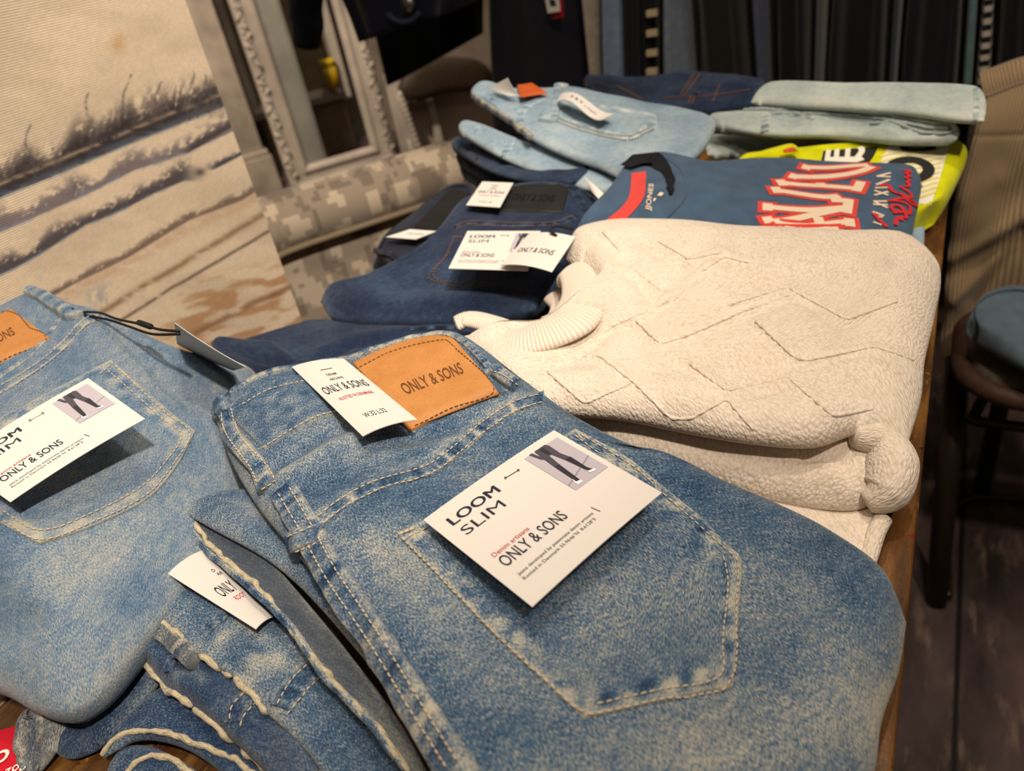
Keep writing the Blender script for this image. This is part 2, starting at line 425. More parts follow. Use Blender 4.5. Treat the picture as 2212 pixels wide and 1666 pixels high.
D_LIGHT = denim('washed_blue_denim', (42, 66, 98), (92, 116, 140), (174, 170, 156), fleck=0.8, fade=.02)
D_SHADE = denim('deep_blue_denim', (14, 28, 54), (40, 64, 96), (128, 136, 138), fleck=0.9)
D_NAVY = denim('indigo_denim', (9, 15, 32), (25, 38, 62), (64, 82, 106), fleck=0.5)
D_INK = denim('raw_navy_denim', (6, 9, 20), (14, 20, 36), (38, 50, 72), fleck=0.4)
D_SKY = denim('bleached_sky_denim', (84, 108, 130), (130, 152, 168), (186, 194, 196), fleck=0.3, fine=0.8)
D_PALE = denim('pale_bleached_denim', (110, 126, 132), (158, 172, 172), (206, 210, 202), fleck=0.3, fine=0.8)
D_INSIDE = denim('denim_reverse', (52, 62, 78), (98, 104, 110), (176, 170, 152), fleck=1.0)
T_CREAM = plain('cream_thread', (196, 180, 156), 0.8)
T_GREY = plain('grey_thread', (150, 146, 136), 0.8)
T_TAN = plain('copper_thread', (112, 80, 58), 0.8)
T_BLUE = plain('blue_thread', (70, 92, 116), 0.8)
def binding():
    m = Mat('cream_overlock', 0.95, 0.1, 0.1); v = m.uv((1, 1, 1), 0.6); a = m.noise(m.uv((1, 0.25, 1), 0.5), 1300, 2)
    b = m.noise(v, 160, 3)
    m.color(m.ramp(m.math('ADD', m.math('MULTIPLY', a, 0.6), m.math('MULTIPLY', b, 0.5)), [(0.3, lin((88, 96, 104))), (0.5, lin((176, 164, 138))), (0.75, lin((216, 200, 168)))]))
    m.bump(a, 0.8, 0.001); return m.m
M_BIND = binding()
M_CARD = plain('white_card', (214, 208, 202), 0.55, 0.35)
M_CARDBACK = plain('grey_card', (196, 192, 186), 0.6, 0.3)
M_INK = plain('black_ink', (36, 38, 52), 0.6)
M_GREYINK = plain('grey_ink', (92, 92, 98), 0.6)
M_RED = plain('red_ink', (176, 52, 52), 0.6)
M_PHOTO = plain('photo_grey', (178, 170, 180), 0.5)
M_PHOTOLINE = plain('photo_floor_line', (136, 130, 146), 0.5)
M_PHOTOLEG = plain('photo_trousers', (72, 70, 78), 0.5)
M_PHOTOSHADE = plain('photo_trousers_shade', (48, 46, 54), 0.5)
M_PHOTOLIT = plain('photo_trousers_lit', (106, 104, 112), 0.5)
M_PHOTOSHOE = plain('photo_shoe_sole', (236, 232, 234), 0.5)
def leather(name, c1, c2, sc=900):
    m = Mat(name, 0.62, 0, 0.35); v = m.uv((1, 1, 1), 0, 'Object'); a = m.noise(v, sc, 3, 0.6); b = m.noise(v, 70, 2)
    m.color(m.ramp(m.math('ADD', m.math('MULTIPLY', a, 0.6), m.math('MULTIPLY', b, 0.4)), [(0.3, lin(c1)), (0.7, lin(c2))])); m.bump(a, 0.25, 0.0006); return m.m
M_PATCH = leather('tan_leather_board', (166, 108, 52), (192, 134, 76))
M_PATCHINK = plain('debossed_brown', (98, 58, 26), 0.7)
M_PATCHTHREAD = plain('dark_brown_thread', (96, 58, 28), 0.8)
M_BLACKPATCH = leather('black_leather', (18, 17, 17), (34, 32, 31))
M_BLACKDEBOSS = plain('debossed_black', (12, 12, 13), 0.45)
M_ORANGE = leather('rust_leather', (168, 70, 24), (196, 92, 40))
M_STAPLE = plain('steel_staple', (150, 146, 140), 0.35, 0.5, 0, 0.9)
M_CORD = plain('black_cord', (14, 14, 16), 0.7)

def knit(name, c1, c2, loop=330, strength=1.0):
    m = Mat(name, 0.95, 0.25, 0.1); tc = m.uv((1, 1, 1), 0.35)
    w = m.n('ShaderNodeTexVoronoi', Scale=loop, Randomness=1.0); m.l(m.uv((1, 0.72, 1), 0.35), w.inputs['Vector'])
    a = m.noise(tc, 900, 3, 0.6); b = m.noise(tc, 40, 2); ln = m.noise(m.uv((1, 0.5, 1), 0.9), 620, 2)
    h = m.math('ADD', m.math('MULTIPLY', m.math('SUBTRACT', 1.0, w.outputs['Distance']), 1.0), m.math('MULTIPLY', ln, 0.7))
    h = m.math('ADD', h, m.math('MULTIPLY', a, 0.35))
    col = m.math('ADD', m.math('MULTIPLY', h, 0.42), m.math('MULTIPLY', b, 0.25))
    m.color(m.ramp(col, [(0.30, lin(c1)), (0.72, lin(c2))])); m.bump(h, strength, 0.0016); return m.m  # loop height also drives colour: shade painted between the loops
M_KNIT = knit('cream_boucle_knit', (204, 187, 168), (232, 219, 205), 500, 0.55)
def ribknit(name, c1, c2, freq, strength=0.8, src='UV', axis='X'):
    m = Mat(name, 0.95, 0.2, 0.1); v = m.uv((1, 1, 1), 0, src)
    w = m.n('ShaderNodeTexWave', Scale=freq, Distortion=0.6, Detail=1.0); w.inputs['Detail Scale'].default_value = 2.0; w.bands_direction = axis; m.l(v, w.inputs['Vector'])
    a = m.noise(v, 900, 2); h = m.math('ADD', w.outputs['Fac'], m.math('MULTIPLY', a, 0.35))
    m.color(m.ramp(h, [(0.1, lin(c1)), (1.0, lin(c2))])); m.bump(h, strength, 0.0016); return m.m
M_RIBCOLLAR = ribknit('cream_rib_knit', (204, 188, 170), (230, 217, 203), 130, 0.45, 'UV', 'Y')
M_BEIGERIB = ribknit('beige_rib_knit', (122, 102, 76), (158, 136, 106), 74, 0.7)

def cloth(name, c, var=0.18, rough=0.9, sheen=0.15, sc=60):
    m = Mat(name, rough, sheen, 0.15); v = m.uv((1, 1, 1), 0, 'Object'); a = m.noise(v, sc, 3); w = m.noise(v, 1200, 1)
    k = lambda s: lin([min(255, x*s) for x in c])
    m.color(m.ramp(m.math('ADD', m.math('MULTIPLY', a, 0.7), m.math('MULTIPLY', w, 0.3)), [(0.3, k(1-var)), (0.7, k(1+var))])); m.bump(w, 0.25, 0.0006); return m.m
M_TEE = cloth('steel_blue_jersey', (62, 84, 108), 0.10)
M_TEESHADE = plain('tee_neck_shade', (16, 18, 24), 0.95)
M_TEERED = cloth('coral_print', (206, 66, 60), 0.06)
M_TEECREAM = plain('cream_print', (222, 202, 178), 0.7)
M_SCRIPT = plain('red_script_print', (196, 42, 50), 0.7)
M_LIGHTBLUE = cloth('pale_blue_jersey', (150, 176, 194), 0.08)
M_YELLOW = cloth('neon_yellow_jersey', (206, 208, 0), 0.08)
M_YELLOWWHITE = plain('white_print', (236, 232, 218), 0.7)
M_YELLOWBLACK = plain('black_print', (34, 34, 32), 0.7)
M_YELLOWSTRIPE = plain('pale_yellow_print', (226, 214, 130), 0.7)

def table_wood():
    m = Mat('worn_painted_wood', 0.42, 0, 0.45); v = m.uv((1, 0.14, 1), 0, 'Object')
    g = m.noise(v, 85, 5, 0.6); s = m.noise(m.uv((1, 0.6, 1), 0, 'Object'), 34, 6, 0.7); r = m.noise(m.uv((1, 0.5, 1), 0, 'Object'), 55, 4, 0.6)
    base = m.ramp(g, [(0.3, lin((56, 34, 16))), (0.5, lin((94, 60, 26))), (0.68, lin((134, 92, 42)))])
    mx = m.n('ShaderNodeMix', _data_type='RGBA'); m.l(m.ramp(s, [(0.60, (0, 0, 0, 1)), (0.66, (1, 1, 1, 1))]), mx.inputs[0]); m.l(base, mx.inputs[6]); mx.inputs[7].default_value = lin((196, 138, 84))
    m2 = m.n('ShaderNodeMix', _data_type='RGBA'); m.l(m.ramp(r, [(0.64, (0, 0, 0, 1)), (0.70, (1, 1, 1, 1))]), m2.inputs[0]); m.l(mx.outputs[2], m2.inputs[6]); m2.inputs[7].default_value = lin((112, 26, 20))
    m3 = m.n('ShaderNodeMix', _data_type='RGBA'); m.l(m.ramp(m.noise(m.uv((1, 0.8, 1), 0, 'Object'), 110, 5, 0.7), [(0.62, (0, 0, 0, 1)), (0.68, (1, 1, 1, 1))]), m3.inputs[0]); m.l(m2.outputs[2], m3.inputs[6]); m3.inputs[7].default_value = lin((38, 22, 12))
    m.color(m3.outputs[2]); m.bump(m.math('ADD', g, s), 0.5, 0.002); return m.m
M_TABLE = table_wood()
def floor_mat():
    m = Mat('worn_dark_floorboards', 0.55, 0, 0.3); v = m.uv((1, 0.22, 1), 0.2, 'Object')
    a = m.noise(v, 26, 6, 0.65); b = m.noise(m.uv((1, 0.35, 1), 0.2, 'Object'), 9, 4, 0.6)
    base = m.ramp(b, [(0.35, lin((42, 33, 32))), (0.7, lin((92, 76, 74)))])
    mx = m.n('ShaderNodeMix', _data_type='RGBA'); m.l(m.ramp(a, [(0.55, (0, 0, 0, 1)), (0.74, (0.75, 0.75, 0.75, 1))]), mx.inputs[0]); m.l(base, mx.inputs[6]); mx.inputs[7].default_value = lin((140, 118, 100))
    w = m.n('ShaderNodeTexWave', Scale=2.6, Distortion=0.4); m.l(m.uv((1, 0, 1), 0.2, 'Object'), w.inputs['Vector'])
    m3 = m.n('ShaderNodeMix', _data_type='RGBA'); m.l(m.ramp(w.outputs['Fac'], [(0.0, (1, 1, 1, 1)), (0.02, (0, 0, 0, 1))]), m3.inputs[0]); m.l(mx.outputs[2], m3.inputs[6]); m3.inputs[7].default_value = lin((10, 8, 8))
    m.color(m3.outputs[2]); m.bump(a, 0.3, 0.003); return m.m
M_FLOOR = floor_mat()
def wall_mat(name, c, var=0.1):
    m = Mat(name, 0.9, 0, 0.2); a = m.noise(m.uv((1, 1, 1), 0, 'Object'), 5, 4)
    k = lambda s: lin([x*s for x in c]); m.color(m.ramp(a, [(0.35, k(1-var)), (0.65, k(1+var))])); return m.m
M_WALL = wall_mat('grey_plaster', (118, 106, 94))
M_WALLDARK = wall_mat('dark_plaster', (46, 40, 38))
M_POST = wall_mat('grey_distressed_paint', (150, 138, 124), 0.14)
def metal(name, c, rough=0.45): return plain(name, c, rough, 0.5, 0, 0.85)
M_IRON = metal('dark_iron', (48, 40, 36))

# ------------------------------------------------------------------ the setting
def structure(name, v, f, mat, uv=None, **kw):
    return tag(mk(name, v, f, mat, None, uv, smooth=False, **kw), kind='structure')
structure('floor', *box((-1.0, 2.0, -0.05), (9, 10, 0.1)), M_FLOOR)
u_m = np.array([0.594, 0.804, 0.0]); n_m = np.array([0.804, -0.594, 0.0])     # run of the back wall and its face
Rm = np.stack([u_m, n_m, np.array([0, 0, 1.0])], 1)
structure('wall_back', *box(np.array([-2.72, 3.26, 1.4]) - n_m*0.86 - u_m*0.5, (6.0, 0.1, 2.8), Rm), M_WALL)
structure('wall_right', *box((0.45, 2.25, 1.4), (3.0, 0.1, 2.8)), M_WALLDARK)

# ------------------------------------------------------------------ display table
tb = thing('display_table', (-0.34, 0.58, 0), 'worn brown painted wooden display table carrying all the folded clothes', 'table')
x0, x1, y0, y1 = -0.56, 0.017, -0.02, 1.36
nb = 5; parts = []
for i in range(nb):
    a = x0 + (x1-x0)*i/nb; b = x0 + (x1-x0)*(i+1)/nb
    parts.append(box(((a+b)/2, (y0+y1)/2, TABLE-0.0155), ((b-a)-0.0012, y1-y0, 0.031)))
bevel(mk('tabletop', *join(parts), M_TABLE, tb, smooth=False), 0.0025, 3)
for sx in (x0+0.06, x1-0.14):
    for sy in (y0+0.08, y1-0.08):
        bevel(mk('leg', *box((sx, sy, 0.345), (0.06, 0.06, 0.69)), M_TABLE, tb, smooth=False), 0.004)
for sx in (x0+0.06, x1-0.14): mk('apron', *box((sx, (y0+y1)/2, 0.685), (0.022, y1-y0-0.22, 0.068)), M_TABLE, tb, smooth=False)

def tube_uv(path, n, rad):
    s = np.concatenate([[0], np.cumsum(np.linalg.norm(np.diff(path, axis=0), axis=1))]); k_ = np.arange(n)/n; a = 2*math.pi*rad*np.minimum(k_, 1 - k_)
    return np.stack([np.tile(a, len(path)), np.repeat(s, n)], 1)

# ------------------------------------------------------------------ jeans builder
class Jeans:
    def __init__(self, loc, label, group, mat, name='folded_jeans', cat='jeans'):
        self.t = thing(name, loc, label, cat, group); self.mat = mat; self.b = []; self.threads = []
    def body(self, *a, name='denim_body', mat=None, solid=True, **k):
        s = Slab(*a, **k); s.build(name, mat or self.mat, self.t)
        if solid: self.b.append(s.bvh)
        return s
    def strip(self, name, line, width, height, on=None, mat=None, keep=True, **k):
        v, f, uv, w = ribbon(on or self.b, line, width, height, **k)
        o = mk(name, v, f, mat or self.mat, self.t, uv, {'wear': w})
        if keep: self.b.append(BVHTree.FromPolygons(v.tolist(), f))
        return o
    def sew(self, *lines, on=None, **k):
        for ln in lines: self.threads += stitches(on or self.b, ln, **k)
    def pocket(self, v0, u1, v1, u0, h=0.0016, wear=None, seed=3, name='back_pocket'):
        v, f, uv, e = panel(self.b, v0, u1, v1, u0, h)
        w = 0.75*np.exp(-(e/0.0022)**2) + (0.25 + 0.55*wob(v, 0.009, seed)) * np.exp(-((e-0.0065)/0.005)**2) + 0.10 * np.clip(e/0.03, 0, 1)
        v2 = v.copy(); v2[:, 2] += 0.0006 * wob(v, 0.010, seed+1) * np.exp(-((e-0.006)/0.005)**2)
        o = mk(name, v2, f, self.mat, self.t, uv + 7.3, {'wear': w}); self.b.append(BVHTree.FromPolygons(v2.tolist(), f)); return o
    def cord(self, name, line, rad, mat=None, on=None, seed=0, lift=.4):
        """a rolled, overlocked edge following a pixel polyline"""
        p, n, t, L = lay(on or self.b[:1], line, .0016, 8); p = p + n*rad*lift
        r = rad * (1 + .16*wob(p, .006, seed + 1)); r[[0, -1]] *= .4
        p = p + .0005*np.stack([wob(p, .012, seed + 2), wob(p, .012, seed + 3), wob(p, .012, seed + 4)], 1)
        v, f = tube(p, r, 10); return mk(name, v, f, mat or M_BIND, self.t, tube_uv(p, 10, rad))
    def finish(self, mat=T_CREAM):
        if self.threads:
            v, f = join(self.threads); mk('topstitching', v, f, mat, self.t)
def loom_card(j, cn, curl=0.0, big=True, **k):
    c = Card(cn, curl, 'hang_tag', M_CARD, j.t, **k)
    T = c.write
    c.add('card_lettering', [T('LOOM', .077, .415, .197, .085), T('LOOM', .080, .418, .197, .085), T('LOOM', .083, .421, .197, .085), T('LOOM', .080, .418, .199, .085), T('SLIM', .082, .362, .328, .085), T('ONLY & SONS', .075, .517, .70, .095, .008),
                             T('Jeans developed by passionate denim artisans', .08, .62, .80, .025), T('Rooted in Denmark 55.9646\u00b0N  8.6128\u00b0E', .08, .60, .845, .025)], M_INK)
    c.add('red_lettering', [T('Denim artisans', .077, .322, .592, .038, .004)], M_RED)
    ph = lambda pts: [(0.69 + a*0.27, 0.08 + b*0.49) for a, b in pts]
    c.add('photo_print', [c.sheet(ph([(0, 0), (1, 0), (1, 1), (0, 1)]), .0003)], M_PHOTO)
    c.add('photo_floor', [c.flat([ph([(0, .86), (1, .62), (1, .64), (0, .88)])], .00045)], M_PHOTOLINE)
    c.add('photo_figure', [c.flat([ph([(.30, 0), (.62, 0), (.66, .06), (.64, .30), (.70, .50), (.68, .80), (.60, .80), (.55, .50), (.48, .24), (.42, .22), (.36, .46), (.30, .82), (.20, .82), (.22, .48), (.26, .2)]),
                                   ph([(.14, 0), (.22, 0), (.27, .16), (.33, .22), (.29, .27), (.21, .2)])], .00055)], M_PHOTOLEG)
    c.add('photo_figure_shade', [c.flat([ph([(.56, .46), (.70, .46), (.68, .80), (.60, .80)]), ph([(.24, .46), (.35, .46), (.30, .82), (.20, .82)]), ph([(.40, .03), (.52, .03), (.50, .22), (.42, .21)])], .00065)], M_PHOTOSHADE)
    c.add('photo_shoes', [c.flat([ph([(.59, .80), (.69, .80), (.76, .90), (.74, .93), (.60, .90)]), ph([(.19, .82), (.31, .82), (.30, .95), (.16, .95), (.15, .90)])], .0006)], M_PHOTOSHOE)
    c.add('photo_shoe_upper', [c.flat([ph([(.59, .80), (.68, .80), (.73, .88), (.61, .86)]), ph([(.20, .82), (.30, .82), (.29, .91), (.19, .89)])], .0007)], M_PHOTOSHADE)
    a, b = c.at(.505, .13, c.thick+.0004), c.at(.597, .139, c.thick+.0004)
    ends = [tube([p - c.n*.0006, p + c.n*.0003], .0007, 8) for p in (a, b)]
    c.add('staple', [tube([a, b], .00022, 6)] + ends, M_STAPLE)
    c.add('printed_mark', [c.flat([[(.643, .752), (.649, .748), (.660, .815), (.654, .820)]])], M_PATCHINK)
    return c
def brand_card(j, cn, curl=0.0, **k):
    c = Card(cn, curl, 'size_tag', M_CARD, j.t, **k); T = c.write
    c.add('card_lettering', [T('DENIM', .40, .58, .265, .035, .006), T('ARCHIVE', .37, .62, .335, .035, .006), T('ONLY & SONS', .09, .90, .485, .105, .006), T('W:32 L:32', .30, .70, .86, .055)], M_INK)
    c.add('red_lettering', [T('ROOTED IN DENMARK', .21, .83, .60, .04, .004)], M_RED)
    a, b = c.at(.39, .165, c.thick+.0004), c.at(.60, .165, c.thick+.0004)
    c.add('staple', [tube([a - c.n*.0005, a, b, b - c.n*.0005], .00025, 6)], M_STAPLE)
    return c
def on_surface(j, px, py, lift=0.0):
    p, n = hit(j.b, px, py); return p + n*lift
def px_card(*q): return [P(*c) for c in q]

# ------------------------------------------------------------------ front stack, top pair
A = Jeans((-0.17, 0.22, TABLE + 0.02), 'mid-blue jeans topping the front stack, tan leather patch and white photo tag', 'front stack of jeans', D_MID)
a_v0 = [(462, 895, .085), (500, 852, .089), (562, 815, .092), (650, 795, .094), (770, 772, .095), (880, 737, .096), (962, 724, .096), (1010, 748, .094), (1060, 800, .091), (1108, 835, .088)]
a_u1 = [(1108, 835, .088), (1195, 886, .085), (1290, 948, .080), (1420, 1005, .072), (1475, 1010, .068), (1560, 1048, .060), (1700, 1108, .050), (1800, 1158, .042), (1905, 1235, .030), (1958, 1345, .022)]
a_v1 = [(1120, 1980, .085), (1500, 1930, .070), (1780, 1850, .045), (1885, 1680, .032), (1905, 1560, .028), (1942, 1450, .024), (1958, 1345, .022)]
a_u0 = [(462, 895, .085), (500, 1000, .083), (560, 1100, .082), (640, 1195, .082), (720, 1300, .082), (820, 1425, .083), (905, 1560, .084), (985, 1700, .085), (1120, 1980, .085)]
yoke = [(672, 1118), (722, 1078), (800, 1036), (920, 1000), (965, 970), (1035, 910), (1110, 864), (1165, 850)]
yoke2 = [(690, 1150), (745, 1105), (815, 1066), (930, 1030), (985, 992), (1050, 938), (1120, 890), (1185, 868)]
band = [(560, 985), (600, 955), (685, 908), (740, 895), (892, 935), (970, 897), (1075, 857), (1115, 848)]
side = [(612, 1060), (665, 1150), (720, 1250), (805, 1375), (900, 1530), (985, 1666), (1080, 1830)]
pk_l = [(855, 1155), (960, 1260), (1060, 1368), (1170, 1470), (1262, 1554)]
pk_b = [(1262, 1554), (1420, 1520), (1583, 1488)]
pk_r = [(1243, 926), (1362, 992), (1446, 1063), (1520, 1122), (1576, 1182), (1602, 1206), (1598, 1300), (1583, 1488)]
pk_t = [(855, 1155), (990, 1085), (1243, 926)]
A.body(a_v0, a_u1, a_v1, a_u0, up=.012, down=.022, r=.030, step=.0032, seed=11, wr=.0012, lam=.08,
       creases=[([(575, 1010), (700, 935), (790, 905)], 12, -.004), ([(600, 1035), (720, 970), (800, 940)], 14, .004), ([(640, 1080), (800, 1010), (900, 980)], 16, -.0016),
                ([(880, 955), (980, 925), (1080, 890)], 12, -.0025), ([(900, 985), (1000, 950)], 12, .0022),
                ([(760, 1250), (900, 1440), (1010, 1640)], 40, -.0022), ([(1440, 1060), (1520, 1040)], 22, .003), ([(1400, 1030), (1470, 1075)], 16, -.0025),
                ([(720, 1140), (830, 1180), (860, 1240)], 26, -.0014)],
       wear=[(yoke, 10, .35), ([(880, 1180), (1000, 1330), (1200, 1520)], 26, .12), ([(820, 1190), (940, 1340), (1060, 1480)], 42, .18), ([(1210, 1680), (1600, 1600), (1880, 1560)], 130, .34), ([(1750, 1300), (1840, 1420), (1860, 1600)], 80, .15),
             ([(600, 1030), (720, 968), (800, 940)], 16, .30), ([(760, 1000), (880, 965)], 26, .25)],
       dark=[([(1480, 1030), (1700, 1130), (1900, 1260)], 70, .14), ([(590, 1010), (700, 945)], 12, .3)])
# waistband: a raised double layer along the top edge
def shift(line, t, other):
    """pixel line part of the way from line to other"""
    a = catmull(np.array(line, float), 30); b = catmull(np.array(other, float), 30); return a*(1-t) + b*t
edge_px = [(q[0], q[1]) for q in a_v0]
band_in = [(572, 975), (630, 938), (690, 907), (760, 893), (830, 898), (892, 922), (975, 893), (1060, 858), (1100, 850)]
edge_in = [(486, 896), (515, 866), (575, 832), (655, 812), (775, 790), (880, 755), (955, 742), (1000, 765), (1090, 846)]
v, f, uv, e = panel(A.b, edge_in, [(1090, 846), (1100, 850)], band_in, [(486, 896), (525, 930), (572, 975)], .0026, .003, .002)
w = .55*np.exp(-(e/.0022)**2) + .16*wob(v, .012, 31)*np.clip(e/.004, 0, 1) - .02
mk('waistband', v, f, D_MID, A.t, uv, {'wear': w}); A.b.append(BVHTree.FromPolygons(v.tolist(), f))
A.strip('waistband_rim', edge_px[:-1], .0045, .0032, jitter=.2, seed=4)
A.sew(offset_line(band_in, -9)[:5], offset_line(edge_in, 12)[1:6])
# yoke seam, side seam with its bartack, belt loops
yk = shift(yoke, .5, yoke2)
A.strip('yoke_seam', yk, .0090, .0016, jitter=.35, seed=6)
A.sew(offset_line(yk, -9), offset_line(yk, 9))
A.strip('side_seam', side, .0155, .0028, jitter=.4, seed=8)
A.sew(offset_line(side, -15)[:6], offset_line(side, 12)[:6])
A.strip('bartack_patch', [(622, 1155), (668, 1190), (690, 1178)][:2] if False else [(628, 1176), (690, 1150)], .0125, .0032, jitter=.3, seed=13)
A.sew([(622, 1160), (682, 1136)], [(636, 1192), (698, 1166)])
A.strip('belt_loop', [(488, 874), (490, 900), (505, 940), (535, 980), (560, 1010), (580, 1052)], .0105, .0058, jitter=.3, seed=15, taper=([0, .2, .5, .8, 1], [1, .9, 1.05, 1.0, 1.1]))
A.sew([(478, 890), (486, 930), (515, 975), (540, 1008), (558, 1046)], [(500, 882), (512, 930), (540, 968), (572, 1002), (592, 1036)], [(562, 1058), (598, 1038)])
A.strip('belt_loop', [(1052, 804), (1072, 806), (1092, 822), (1118, 838)], .0085, .005, jitter=.2, seed=17)
A.sew([(1058, 800), (1085, 810), (1118, 832)])
# back pocket
A.pocket(pk_t, pk_r, pk_b, pk_l)
inner = [(1562, 1200), (1572, 1260), (1560, 1380), (1553, 1462), (1420, 1492), (1275, 1525)]
A.sew([(868, 1160), (968, 1262), (1070, 1368), (1180, 1470), (1262, 1540), (1300, 1538), (1420, 1511), (1572, 1478), (1590, 1300), (1592, 1212), (1568, 1188), (1440, 1074), (1360, 1003), (1252, 938)], inner,
      [(1240, 940), (1300, 985)], [(868, 1168), (925, 1140)])
A.sew([(860, 1156), (905, 1138)], rad=.0009, gap=.0002)
# tan patch, moulded over the waistband
pt_top = [(762, 788), (847, 750), (962, 725), (982, 738)]
pt_bot = [(884, 936), (970, 894), (1079, 850)]
pv, pf, puv, pe = panel(A.b, pt_top, [(982, 738), (1030, 790), (1079, 850)], pt_bot, [(762, 788), (820, 855), (884, 936)], .0022, .004, .0008)
patch = mk('leather_patch', pv, pf, M_PATCH, A.t, puv, label='tan leather patch')
pb = [BVHTree.FromPolygons(pv.tolist(), pf)]
def decal(bvhs, s, quad, lift, off=0.0):
    """writing pressed into a surface: pixel quad TL, TR, BR, BL"""
    v, f = text2d(s, off); q = np.array(quad, float); out = []
    for a, b in v:
        p = (1-a)*b*q[0] + a*b*q[1] + a*(1-b)*q[2] + (1-a)*(1-b)*q[3]
        x, n = hit(bvhs, *p); out.append(x + n*lift)
    return np.array(out), f
dv, df = decal(pb, 'ONLY & SONS', [(860, 830), (992, 782), (1003, 806), (878, 853)], .0003, .01)
mk('patch_lettering', dv, df, M_PATCHINK, patch, smooth=False)
st = stitches(pb, [(775, 795), (850, 759), (960, 735), (976, 746), (1068, 842), (970, 884), (890, 924)], rad=.0003, length=.0022)
v, f = join(st); mk('patch_stitching', v, f, M_PATCHTHREAD, patch)
# tags
brand_card(A, [on_surface(A, 634, 802) + [0, 0, .003], on_surface(A, 748, 790) + [0, 0, .005], P(902, 908, .112), P(784, 944, .110)], .002)
loom_card(A, px_card((915, 1125, .102), (1197, 931, .100), (1430, 1066, .090), (1150, 1313, .105)), .001)
# legs folded beneath: the inner and the outer panel with an open end at the left
A2 = A.body([(400, 1110, .066), (440, 1075, .068), (530, 1062, .070), (600, 1100, .070)], [(600, 1100, .070), (760, 1330, .070), (960, 1640, .072), (1120, 1900, .075)],
       [(980, 1900, .066), (1050, 1920, .07), (1120, 1900, .075)], [(400, 1110, .066), (462, 1145, .066), (570, 1205, .067), (655, 1275, .067), (775, 1410, .068), (900, 1570, .068), (980, 1900, .066)],
       name='folded_leg', up=.004, down=.005, r=.008, step=.004, seed=21, wr=.001, lam=.05)
A3 = A.body([(396, 1118, .060), (420, 1110, .062), (470, 1130, .062), (560, 1180, .062)], [(560, 1180, .062), (760, 1420, .06), (900, 1620, .06), (1000, 1880, .06)],
       [(900, 1860, .05), (950, 1880, .055), (1000, 1880, .06)], [(396, 1118, .060), (440, 1190, .056), (488, 1232, .056), (610, 1345, .056), (692, 1455, .056), (813, 1585, .056), (870, 1660, .056), (900, 1860, .05)],
       name='folded_leg', mat=D_INSIDE, up=.002, down=.006, r=.006, step=.004, seed=22, wr=.001, dark=[([(450, 1140), (620, 1310), (760, 1480)], 40, .55)])  # dark band paints the shade inside the open leg
A.cord('hem_edge', [(398, 1113), (418, 1122), (445, 1165), (490, 1212), (560, 1272), (640, 1370), (720, 1470), (830, 1590), (890, 1670)], .0015, on=[A3.bvh])
A.strip('leg_outer_edge', [(402, 1120), (446, 1188), (494, 1228), (618, 1340), (700, 1452), (820, 1580), (878, 1658)], .0034, .0022, on=[A3.bvh], jitter=.3)
A.finish()

# ------------------------------------------------------------------ front stack, second pair
Bj = Jeans((-0.25, 0.12, TABLE + 0.02), 'blue jeans second in the front stack, white size tag half hidden', 'front stack of jeans', D_MID)
Bj.body([(312, 1275, .046), (352, 1240, .048), (440, 1200, .044), (600, 1190, .036)], [(600, 1190, .036), (760, 1420, .036), (950, 1700, .036), (1050, 1850, .036)],
        [(760, 1850, .040), (900, 1870, .038), (1050, 1850, .036)], [(312, 1275, .046), (332, 1320, .044), (375, 1365, .044), (440, 1425, .044), (505, 1465, .043), (580, 1545, .042), (640, 1600, .041), (700, 1680, .040), (760, 1850, .040)],
        up=.004, down=.007, r=.012, step=.0035, seed=25, wr=.0016, lam=.04,
        creases=[([(400, 1310), (470, 1400), (540, 1480)], 14, -.003), ([(470, 1340), (560, 1440)], 16, .003), ([(430, 1370), (480, 1350), (560, 1400)], 12, -.002)],
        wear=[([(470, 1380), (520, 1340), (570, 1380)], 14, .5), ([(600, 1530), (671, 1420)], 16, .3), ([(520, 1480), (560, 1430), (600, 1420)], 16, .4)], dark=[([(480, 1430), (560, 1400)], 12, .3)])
for ln in ([(440, 1370), (455, 1352), (486, 1330)],): Bj.strip('waistband_seam', ln, .006, .0016, seed=2, jitter=.3)
Bj.strip('pocket_seam', [(608, 1530), (640, 1480), (690, 1436)], .0125, .0014, seed=5, jitter=.3)
Bj.sew([(598, 1524), (630, 1470), (678, 1425)], [(618, 1548), (655, 1500), (706, 1452)])
Bj.cord('waistband_lining', [(310, 1292), (322, 1318), (352, 1345), (378, 1362), (405, 1392), (425, 1418), (448, 1424), (476, 1448), (500, 1460)], .0016, seed=7)
Bj.cord('inseam_binding', [(508, 1462), (545, 1500), (580, 1545), (625, 1590), (660, 1630), (700, 1680)], .0016, seed=9)
Bj.cord('waistband_rim', [(312, 1274), (330, 1255), (352, 1240), (400, 1216)], .0015)
bc = Card([P(352, 1234, .0585), P(433, 1187, .054), P(590, 1334, .0485), P(553, 1361, .0535)], .0012, 'size_tag', M_CARD, Bj.t)
bc.add('card_lettering', [bc.write('ONLY', .30, .86, .60, .14, .006), bc.write('D', .74, .82, .32, .04, .006), bc.write('AR', .75, .92, .38, .04, .006)], M_INK)
bc.add('red_lettering', [bc.write('ROOT', .50, .90, .70, .055, .004)], M_RED)
Bj.finish()

